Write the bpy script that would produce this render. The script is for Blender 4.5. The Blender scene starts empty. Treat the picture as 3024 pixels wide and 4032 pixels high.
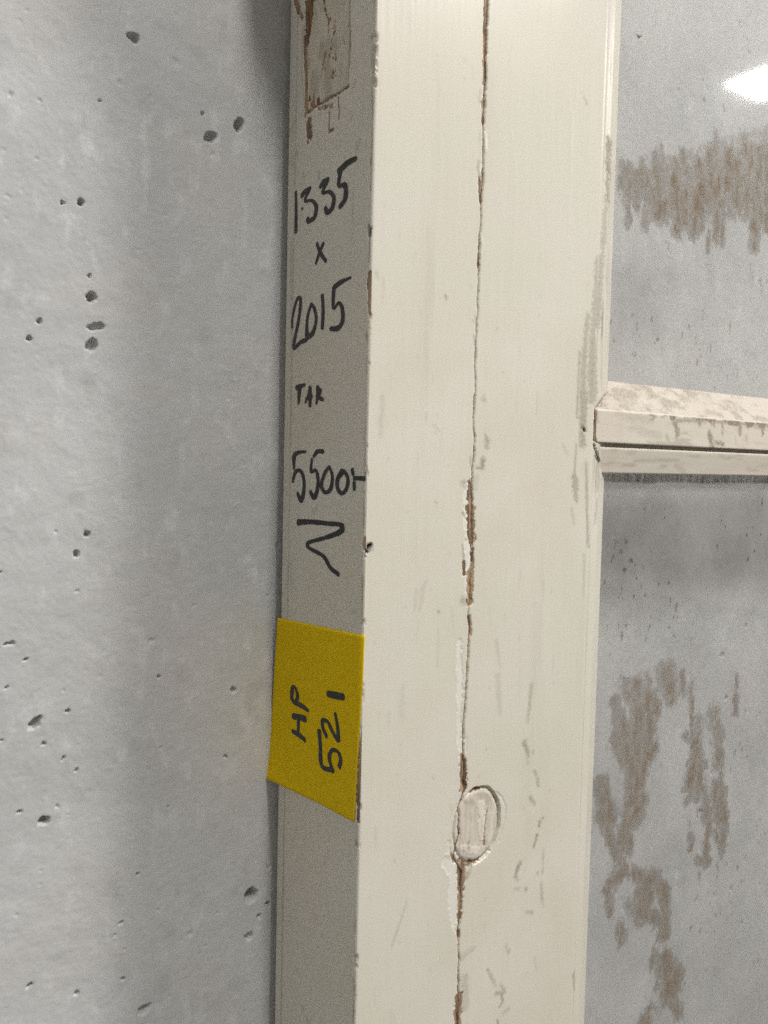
import bpy, math, random
import numpy as np
S = bpy.context.scene
COL = S.collection
# ------------------------------------------------------------------ camera
cam_d = bpy.data.cameras.new('camera'); cam = bpy.data.objects.new('camera', cam_d); COL.objects.link(cam)
cam_d.sensor_fit = 'VERTICAL'; cam_d.sensor_height = 36.0; cam_d.lens = 36.0*3409.09/4032.0
cam_d.clip_start = 0.01; cam_d.clip_end = 60.0
from mathutils import Matrix, Vector
R_ = (0.81447906, -0.5797562, 0.02250798); U_ = (0.01433254, 0.05888709, 0.99816175); F_ = (0.5800159, 0.81265925, -0.05627168)
cam.matrix_world = Matrix(((R_[0], U_[0], -F_[0], -0.19724), (R_[1], U_[1], -F_[1], -0.28926), (R_[2], U_[2], -F_[2], 0.00428), (0, 0, 0, 1)))
S.camera = cam
# ------------------------------------------------------------------ room light
wd = bpy.data.worlds.new('World'); S.world = wd; wd.use_nodes = True
wd.node_tree.nodes['Background'].inputs[0].default_value = (1.0, 0.975, 0.94, 1)
wd.node_tree.nodes['Background'].inputs[1].default_value = 0.47
S.view_settings.view_transform = 'Standard'; S.view_settings.look = 'None'
S.cycles.use_denoising = False; S.cycles.use_light_tree = False; S.cycles.use_adaptive_sampling = False      # keep the fine grain of paint and concrete
S.cycles.sample_clamp_indirect = 1.0; S.cycles.blur_glossy = .3; S.cycles.caustics_refractive = False
S.view_settings.exposure = 0.03; S.view_settings.gamma = 1.0
LAMP_MAIN = 60.0; LAMP_SIDE = 30.0; LAMP_NEAR = 114.0; FILL_UP = 200.0
CEIL = 1.95; BULK = 1.60
WALL_Y = 0.0750; GLASS_Y = 0.012
# ------------------------------------------------------------------ measured data (millimetres)
PITS = [[-70.6,178.5,3.28,2.14,10,1],[-35.62,146.24,3.51,2.32,-30,0.9],[-22.05,154.57,2.61,3.71,25,1.1],[-39.46,155.45,1.02,1.02,0,0.7],[-98.82,105.75,1.02,1.02,0,1],[-92.06,107.23,1.59,1.67,0,1],[-84.27,149.15,0.79,0.65,0,0.9],[-118.63,143.0,1.13,1.3,30,0.5],[-107.81,143.41,1.47,1.02,0,0.5],[-110.58,165.24,1.02,3.25,8,0.3],[-115.16,171.48,1.13,1.11,0,0.35],[-76.07,158.43,1.81,1.67,0,0.4],[-52.0,173.97,2.83,2.04,0,0.35],[-109.14,120.77,1.02,1.02,0,0.5],[-75.73,186.55,0.57,3.25,5,0.4],[-86.04,185.99,0.91,0.74,0,0.5],[-68.02,91.87,1.7,0.56,0,0.5],[-56.31,108.69,1.47,0.93,0,0.35],[-34.65,138.97,1.36,1.39,0,0.35],[-62.79,156.56,1.02,1.21,0,0.35],[-119.43,104.28,1.47,1.02,0,0.4],[-114.48,107.5,1.25,1.21,0,0.3],[-120.05,95.19,1.36,0.93,0,0.35],[-51.67,178.97,0.91,0.74,0,0.4],[-69.89,101.35,1.47,1.11,0,0.25],[-51.8,192.92,1.7,1.86,0,0.25],[-120.98,121.5,1.7,1.39,0,0.25],[-61.15,153.71,1.13,1.02,0,0.3],[-112.25,176.36,0.79,0.93,0,0.4],[-88.16,78.43,1.09,1.15,0,0.9],[-87.57,69.69,2.33,2.3,20,1.1],[-85.63,57.84,4.05,1.79,-10,0.8],[-87.31,50.29,2.49,3.06,30,0.8],[-108.13,57.59,1.4,1.15,0,0.9],[-111.99,50.62,1.4,1.15,0,0.9],[-88.76,-27.85,1.4,1.15,0,0.9],[-93.27,-35.99,1.4,1.15,0,1],[-93.23,-51.44,1.25,1.02,0,0.6],[-98.18,107.27,0.47,0.38,0,0.4],[-67.66,88.11,0.78,0.77,0,0.3],[-112.32,72.29,0.93,1.02,0,0.3],[-101.59,-26.28,0.83,0.97,0,0.6],[-88.9,-27.87,1.42,1.36,0,1],[-93.12,-36.01,1.54,1.36,20,1.1],[-93.23,-51.43,0.83,0.78,0,0.6],[-119.73,-70.99,2.84,0.87,-12,0.8],[-60.95,-75.76,2.01,0.97,0,0.5],[-113.41,-77.96,1.07,0.68,0,0.8],[-120.75,-88.64,0.83,0.78,0,0.7],[-98.34,-93.12,0.83,0.68,0,0.6],[-96.76,-101.72,0.95,0.87,0,0.9],[-109.55,-104.68,2.01,3.69,38,1.1],[-106.45,-113.98,1.07,0.87,0,0.9],[-98.01,-121.26,0.83,0.68,0,0.8],[-99.01,-122.27,0.71,0.68,0,0.7],[-93.33,-127.53,0.95,0.78,0,0.8],[-92.78,-116.57,1.54,0.68,0,0.35],[-56.46,-124.29,0.95,0.97,0,0.6],[-24.79,-133.94,1.07,0.87,0,1],[-21.37,-103.03,1.54,1.55,0,0.8],[-57.53,-92.45,0.83,0.87,0,0.7],[-41.02,-61.59,1.18,1.26,0,0.4],[-4.13,-59.97,0.95,1.07,0,0.6],[0.64,-36.2,2.01,2.14,0,0.4],[-83.18,-88.97,1.3,1.46,0,0.3],[-122.42,-42.46,0.59,0.78,0,0.7],[-122.63,-109.76,0.59,0.78,0,0.8],[-49.85,-103.72,0.71,0.58,0,0.4],[-75.18,-34.52,0.83,2.43,10,0.25],[-43.86,-30.6,1.07,1.26,0,0.3],[-37.38,-45.98,0.83,0.97,0,0.3],[-61.71,-133.42,1.18,1.94,30,0.35],[-105.88,-146.14,2.6,2.04,0,1.2],[-115.63,-140.5,1.07,0.87,0,0.8],[-100.61,-141.34,1.07,1.07,0,0.6],[-52.63,-152.03,0.95,1.36,0,0.6],[-66.17,-179.2,0.95,0.97,0,0.7],[-10.53,-204.62,3.67,4.08,45,1.2],[-1.12,-211.3,1.3,1.26,0,1.2],[-6.01,-216.04,1.18,1.65,0,1],[-11.35,-224.77,2.37,2.52,0,0.7],[-73.98,-199.36,1.07,0.68,0,0.8],[-76.13,-204.1,0.83,0.87,0,0.6],[-72.04,-211.81,0.95,0.78,0,0.6],[-72.83,-224.75,1.18,1.07,0,1],[-112.21,-214.38,1.66,0.97,0,1],[-92.87,-224.19,1.07,0.97,0,0.9],[-62.93,-242.27,3.67,2.14,-20,0.8],[-107.83,-166.81,0.95,0.78,0,0.5],[-107.69,-172.67,0.95,0.68,0,0.4],[-41.52,-213.89,2.6,1.75,-10,0.4],[-57.16,-198.52,0.95,0.87,0,0.5],[-34.22,-222.11,0.83,0.78,0,0.5],[-37.08,-225.09,0.83,0.78,0,0.5],[-28.03,-207.89,1.07,0.68,0,0.5],[-96.54,-145.61,0.95,0.78,0,0.4],[-51.43,-240.18,1.07,1.36,20,0.5],[-116.56,-183.03,1.18,0.97,0,0.4],[-16.69,-195.84,0.95,0.58,0,0.5],[-12.58,-261.26,1.54,0.97,0,0.4],[-100.45,-159.54,1.07,0.58,0,0.4],[-1.43,-193.1,1.78,1.94,0,0.4],[322.51,260.75,1.1,2.09,0,0.6],[318.9,251.95,1.1,1.74,0,0.8],[364.56,253.21,1.44,1.53,0,0.5],[374.06,260.95,0.93,1.04,0,0.5],[340.85,247.82,1.1,1.25,0,0.3],[387.26,245.51,1.44,2.43,0,0.4],[331.21,307.94,0.76,1.53,0,0.4],[331.23,313.5,0.76,0.9,0,0.5],[355.93,304.04,0.85,1.18,0,0.4],[391.3,303.04,0.85,1.39,0,0.6],[275.39,155.83,1.27,1.04,0,0.3],[397.76,-111.11,1.44,2.3,0,0.9],[369.47,-129.91,2.38,2.57,20,0.8],[375.9,-162.58,1.7,1.95,0,0.9],[421.29,-182.24,2.12,3.13,0,0.4],[360.23,-110.43,1.02,1.04,0,0.4],[307.89,-131.58,1.27,1.04,0,0.5],[375.45,-33.51,0.85,0.83,0,0.4],[361.88,-216.05,1.27,2.09,20,0.9],[406.73,-233.02,1.87,3.48,0,0.4],[394.73,-312.66,1.7,3.13,0,0.7],[393.98,-324.26,1.53,3.13,-10,0.5],[350.8,-307.22,1.27,1.39,0,0.8],[346.36,-319.36,1.27,1.53,0,0.6],[410.51,-343.48,1.44,1.39,0,1],[389.2,-336.64,1.19,2.09,0,0.6],[365.19,-368.09,1.27,1.18,0,0.8],[432.76,-320.04,2.12,2.09,0,0.5],[392.26,-291.41,1.27,0.9,0,0.5],[325.94,-291.48,1.27,1.25,0,0.5],[402.12,-259.0,1.19,1.53,0,0.4],[416.13,-392.69,2.12,2.09,0,0.3],[334.22,-327.29,1.7,1.74,0,0.3],[292.96,-238.07,1.27,1.04,0,0.3],[350.81,-243.29,3.39,3.13,40,0.5],[397.76,-383.94,1.27,2.43,0,0.3],[445.5,-408.41,1.7,1.39,0,0.4]]
INK_SIDE = [["1335",[[[[61.28,126.14],[60.78,117.05],[60.67,108.04]],[1.04,1.35,1.46],1.0],[[[56.05,123.08],[52.88,124.14],[48.39,124.65]],[1.77,2.4,1.56],1.0],[[[49.28,124.41],[52.75,120.27],[46.86,118.92],[43.04,115.39],[44.38,111.24],[49.25,110.48],[50.37,111.85]],[1.56,1.25,1.25,1.56,1.77,1.87,1.56],1.0],[[[40.02,123.29],[37.48,124.21],[33.29,124.91]],[1.56,2.6,1.56],1.0],[[[33.69,124.58],[37.77,120.34],[32.25,119.25],[28.66,116.04],[29.52,112.37],[33.2,110.8],[35.56,113.28]],[1.56,1.25,1.25,1.35,1.77,1.87,1.35],1.0],[[[12.04,127.79],[18.04,127.6],[25.12,126.07]],[1.56,2.29,2.29],1.0],[[[23.9,125.54],[24.91,120.28],[20.48,119.2],[19.21,116.79],[19.86,113.16],[23.77,111.08]],[1.56,1.25,1.77,1.56,1.77,1.67],1.0],[[[54.93,117.14],[55.4,117.51]],[0.94,0.73],1.0]]],["x",[[[[42.04,99.42],[38.57,94.57],[34.16,90.49]],[1.15,1.46,1.25],1.0],[[[36.39,98.35],[39.88,94.8],[42.53,90.83]],[1.25,1.35,0.94],1.0]]],["2015",[[[[62.85,65.35],[62.52,70.0],[59.15,77.02],[56.56,78.04],[55.36,75.57],[56.96,67.93],[61.11,56.26],[54.76,57.97],[49.26,58.56]],[0.83,0.94,1.15,1.56,1.25,1.25,1.35,1.56,1.77],1.0],[[[45.74,73.82],[48.72,69.22],[49.43,63.38],[48.4,59.84],[43.96,61.19],[41.48,66.08],[42.98,71.2],[45.65,73.8]],[1.15,1.15,1.25,2.08,1.87,1.15,1.15,1.04],1.0],[[[36.64,76.35],[35.7,69.37],[36.13,62.11]],[1.15,1.35,1.35],1.0],[[[14.34,80.32],[21.82,79.58],[27.05,78.23]],[0.94,1.77,1.87],1.0],[[[27.3,78.27],[27.31,69.6],[23.12,71.2],[20.2,68.24],[20.01,63.08],[23.55,60.7],[29.33,61.13]],[1.35,1.04,1.15,1.35,1.46,2.08,1.56],1.0]]],["TAR",[[[[57.8,37.71],[50.45,38.6]],[1.98,1.43],1.0],[[[54.84,38.28],[55.22,34.86],[55.56,30.45]],[1.87,1.65,0.88],1.0],[[[45.81,37.51],[46.93,33.95],[49.41,30.67]],[0.88,1.32,0.88],1.0],[[[45.43,37.24],[45.48,33.39],[45.32,28.81]],[1.1,1.65,1.1],1.0],[[[48.79,32.35],[43.58,33.06]],[1.21,1.1],1.0],[[[39.06,37.11],[39.12,33.55],[39.73,29.77]],[1.21,1.1,0.88],1.0],[[[39.51,36.9],[36.7,35.32],[38.2,33.51],[39.84,32.87]],[0.99,1.21,1.43,1.21],1.0],[[[38.91,32.83],[36.12,31.75],[34.28,31.19]],[1.32,1.65,1.21],1.0]]],["5500:-",[[[[48.46,8.62],[54.32,8.31],[58.75,6.45],[58.86,0.71]],[1.1,1.54,1.98,0.99],1.0],[[[59.87,-5.33],[57.5,-0.76],[52.55,-0.16],[49.46,-4.52],[49.76,-9.94],[51.8,-13.24],[55.17,-10.41]],[0.88,1.65,1.43,1.32,1.65,2.2,1.43],1.0],[[[33.48,8.75],[38.06,8.74],[41.53,6.57]],[1.65,1.87,1.21],1.0],[[[42.81,5.6],[43.37,0.02],[39.16,0.35],[37.15,-4.15],[38.18,-8.99],[40.61,-11.5],[43.81,-9.21]],[0.88,1.32,1.32,1.32,1.65,2.09,1.43],1.0],[[[28.31,2.21],[31.79,-0.68],[34.33,-5.97],[31.05,-8.94],[26.65,-7.12],[25.52,-1.94],[27.86,1.98]],[1.1,1.32,1.32,1.54,1.54,1.1,0.99],1.0],[[[17.83,0.32],[21.14,-2.75],[21.26,-6.46],[17.92,-8.86],[14.21,-6.66],[13.28,-2.54],[16.14,0.35],[18.26,0.31]],[2.09,1.54,1.32,1.54,1.32,1.21,1.43,1.87],1.0],[[[10.2,1.38],[9.48,-0.4]],[1.21,1.32],1.0],[[[8.53,-3.98],[8.26,-6.89]],[1.1,1.1],1.0],[[[8.03,-2.17],[0.61,-2.1]],[1.54,1.76],1.0],[[[9.41,-0.18],[8.45,-3.97]],[0.44,0.44],1.0]]],["signature",[[[[54.23,-23.57],[43.54,-22.59],[28.77,-22.29],[19.15,-22.08],[17.14,-23.32],[19.03,-25.31],[30.35,-28.57],[43.23,-31.6],[45.56,-33.28],[43.13,-34.52],[31.87,-36.81],[25.42,-41.35],[19.23,-43.22]],[2.64,1.98,1.65,1.87,1.98,1.98,1.54,1.43,1.54,1.43,1.54,1.54,1.87],1.0]]]]
INK_NOTE = [["HP",[[[[55.01,-113.58],[49.74,-112.51],[44.05,-112.11]],[2.55,2.31,2.55],1.0],[[[55.31,-120.68],[49.46,-120.72],[44.23,-121.67]],[1.97,2.08,2.08],1.0],[[[49.94,-112.83],[50.33,-119.88]],[1.39,1.39],1.0],[[[41.65,-107.56],[46.81,-106.72],[54.17,-106.64],[56.38,-104.74],[55.46,-100.22],[52.8,-100.15],[51.1,-103.5],[52.91,-106.07]],[1.5,1.97,1.74,1.62,1.74,1.39,1.5,1.5],1.0]]],["521",[[[[31.98,-114.15],[30.79,-120.26],[29.02,-129.0],[19.59,-128.16]],[1.85,1.5,1.74,2.08],1.0],[[[20.53,-127.95],[23.02,-123.64],[20.82,-119.71],[16.24,-119.14],[13.87,-121.93],[14.92,-125.24]],[1.62,1.5,1.5,1.5,1.5,1.5],1.0],[[[25.69,-115.01],[29.16,-111.61],[28.78,-108.7],[24.98,-108.47],[21.12,-111.49],[16.43,-113.96],[17.08,-108.41],[19.11,-103.2]],[1.62,1.5,1.74,1.62,1.5,1.74,1.5,1.16],1.0],[[[24.95,-96.08],[13.07,-94.54]],[2.55,2.55],1.0]]]]
NOTE = [[71.39,-70.16],[-2.07,-65.83],[3.21,-144.94],[77.04,-148.99]]
PATCH = [[55.63,217.98],[19.91,202.65],[19.39,188.57],[19.08,172.72],[19.12,158.76],[27.43,158.7],[37.37,159.25],[53.6,158.88],[55.0,176.24],[56.21,192.55]]
SIDE = [[[[[49.62,213.45],[52.54,206.87],[53.0,197.25],[54.33,189.47]],[10.31,7.56,5.5,2.75],1.0],[[[67.58,216.25],[63.15,208.8],[58.79,201.48]],[2.75,4.12,2.06],1.0],[[[56.45,192.64],[54.68,176.13],[54.19,157.27]],[1.65,2.06,1.51],1.0],[[[19.7,200.74],[19.36,187.83],[18.74,174.79],[18.93,166.79]],[1.24,1.1,1.51,0.96],1.0],[[[53.27,158.58],[43.06,158.93],[35.48,158.84],[27.43,158.51],[18.99,159.08]],[1.65,1.24,2.06,1.51,1.51],1.0],[[[50.7,153.83],[49.72,148.39]],[4.81,4.81],1.0],[[[52.71,154.03],[51.71,148.17]],[2.06,2.06],1.0],[[[51.42,146.89],[51.61,145.35]],[1.65,1.65],1.0],[[[33.94,153.0],[34.08,144.63]],[1.24,1.24],1.0],[[[33.5,144.84],[30.57,145.13]],[1.51,1.51],1.0],[[[27.02,157.25],[26.05,150.19],[26.46,147.68]],[0.69,1.37,1.24],1.0],[[[43.0,157.36],[31.65,154.95]],[2.06,2.75],0.55],[[[1.0,79.83],[0.32,73.41],[0.2,64.41]],[2.63,3.4,2.32],1.0],[[[0.36,-27.41],[0.32,-30.52]],[2.77,2.77],1.0],[[[-0.52,-31.77],[-1.4,-34.35]],[0.65,0.65],1.0],[[[-1.19,-8.29],[-0.95,-12.27]],[0.65,0.65],1.0],[[[-0.59,-104.7],[0.23,-112.11]],[0.86,1.55],1.0],[[[0.23,-112.11],[0.46,-121.81],[1.02,-136.5],[0.5,-143.6]],[1.37,2.92,3.09,2.06],1.0],[[[0.74,97.85],[0.99,94.66]],[1.08,1.08],0.8]],[[[[55.49,164.45],[58.1,181.3],[57.0,196.82]],[1.37,1.37,2.06],0.5],[[[0.92,187.86],[-0.21,174.82],[1.28,164.13],[1.13,143.57]],[0.96,1.65,2.75,0.96],0.55],[[[2.87,172.48],[1.87,171.4]],[1.65,1.37],0.9],[[[1.36,166.28],[1.37,159.93]],[3.44,2.06],0.6],[[[14.18,158.58],[16.8,155.79]],[2.06,1.37],0.4],[[[16.35,147.2],[16.42,145.38]],[1.79,1.79],0.5],[[[61.78,143.75],[60.07,142.47]],[2.34,2.34],0.6],[[[9.92,134.33],[11.83,131.59]],[1.37,2.06],0.6],[[[12.82,131.13],[12.26,125.12]],[0.69,0.69],0.4],[[[54.82,133.01],[54.34,130.88]],[0.96,0.96],0.6],[[[41.65,130.05],[41.72,127.49]],[1.24,1.24],0.9],[[[64.77,157.64],[69.74,153.35]],[2.75,2.75],0.4],[[[14.48,115.25],[13.89,99.29]],[2.01,1.08],0.35],[[[12.08,132.82],[11.38,134.26]],[1.55,1.55],0.6],[[[65.1,141.14],[60.13,133.88]],[4.64,1.55],0.35],[[[55.0,132.58],[54.61,129.31]],[1.55,1.55],0.6],[[[41.54,129.6],[41.44,126.94]],[1.08,1.08],0.8],[[[56.27,116.07],[56.54,110.19]],[1.55,1.86],0.35],[[[65.3,104.08],[63.41,47.52]],[2.32,2.01],0.4],[[[63.73,33.8],[63.09,29.77]],[2.12,1.31],0.5],[[[62.45,16.98],[62.14,16.72]],[2.45,2.45],0.5],[[[55.56,15.64],[55.35,9.7]],[1.63,1.63],0.3],[[[41.77,-18.82],[37.22,-15.19]],[2.45,1.63],0.3],[[[60.66,-42.76],[59.3,-52.77]],[3.26,3.26],0.3],[[[1.03,-43.08],[0.54,-45.7]],[1.63,1.63],0.6],[[[8.7,-57.69],[4.01,-56.73]],[1.2,1.2],0.5],[[[43.26,-246.42],[41.79,-246.64]],[3.2,2.4],0.45],[[[38.29,-249.79],[36.38,-249.74]],[2.4,2.4],0.5],[[[70.36,-205.94],[69.36,-220.39]],[0.8,0.8],0.6],[[[32.54,-197.99],[31.56,-199.51]],[1.6,1.6],0.3],[[[-0.1,-214.14],[0.23,-216.16]],[1.12,1.12],0.8],[[[70.14,-246.45],[69.51,-266.03]],[1.28,1.28],0.4],[[[-0.51,-225.03],[-1.47,-229.13]],[1.92,1.92],0.7]],[],[[[[2.24,98.97],[1.71,94.6]],[1.55,1.39],0.8]]]
CRACK = [[224.82,56.59,1.79],[203.69,57.42,2.63],[198.55,57.5,2.15],[192.5,57.44,1.44],[189.89,57.37,1.79],[184.3,57.47,1.79],[179.51,57.35,1.2],[176.13,57.66,2.03],[171.83,57.83,1.79],[168.34,57.79,1.2],[164.85,57.75,1.32],[160.54,57.91,1.67],[156.12,57.67,1.32],[152.56,57.39,1.2],[149.1,57.52,0.48],[145.17,57.55,0.36],[141.26,57.7,0.6],[137.81,57.96,0.72],[134.32,58.09,0.6],[130.8,58.05,1.32],[126.39,58.04,1.32],[122.78,57.58,0.84],[119.6,57.1,0.96],[116.6,57.58,0.42],[112.68,57.85,0.54],[109.54,57.61,0.54],[106.34,57.61,0.48],[104.06,57.22,0.96],[98.3,57.2,0.96],[92.5,57.0,1.32],[89.01,57.44,0.96],[86.72,57.04,0.3],[83.21,57.42,0.3],[79.62,57.19,0.96],[76.02,56.97,0.3],[71.61,57.5,0.24],[67.05,56.71,0.24],[62.59,56.88,0.24],[58.06,56.45,0.3],[54.51,56.82,0.24],[51.8,56.69,0.96],[47.74,56.48,0.54],[44.62,56.84,0.48],[41.03,57.09,0.48],[37.44,57.35,0.24],[33.78,56.76,0.84],[29.26,56.81,1.08],[26.09,56.69,0.6],[25.6,56.48,0.6],[21.08,56.65,0.3],[17.03,57.71,0.72],[12.93,57.38,0.24],[9.75,57.68,0.84],[5.64,57.35,0.72],[2.89,56.55,0.6],[-0.76,56.68,0.72],[-4.42,56.28,1.44],[-10.82,56.64,1.55],[-14.48,56.89,1.55],[-19.07,56.94,1.79],[-26.89,57.24,1.55],[-31.05,57.51,1.08],[-35.68,57.99,0.48],[-40.75,57.57,0.48],[-44.87,56.81,2.39],[-52.29,57.09,2.39],[-56.48,57.24,1.79],[-59.23,56.74,0.3],[-61.53,56.52,0.48],[-64.37,57.05,0.84],[-67.22,57.76,1.08],[-70.96,57.78,1.2],[-102.69,56.47,1.05],[-111.44,55.64,0.9],[-119.79,55.95,0.9],[-126.97,56.21,1.35],[-132.4,56.56,2.26],[-137.78,56.6,1.81],[-142.23,57.92,1.81],[-149.17,53.94,1.05],[-154.08,54.5,0.75],[-158.82,54.29,0.75],[-162.54,54.81,0.6],[-167.43,52.68,0.6],[-172.07,52.09,1.05],[-177.01,54.94,1.5],[-180.46,56.6,1.96],[-185.75,56.02,1.96],[-193.27,56.91,1.66],[-199.89,56.69,1.5],[-207.61,56.03,1.5],[-211.92,56.19,0.45],[-216.29,56.5,0.38],[-221.4,57.15,0.9],[-226.15,56.7,0.6],[-231.79,57.05,1.05],[-236.09,57.05,0.9],[-241.08,57.23,1.81],[-248.28,56.71,1.81],[-263.26,57.09,1.5],[-288.52,57.99,1.5]]
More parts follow.
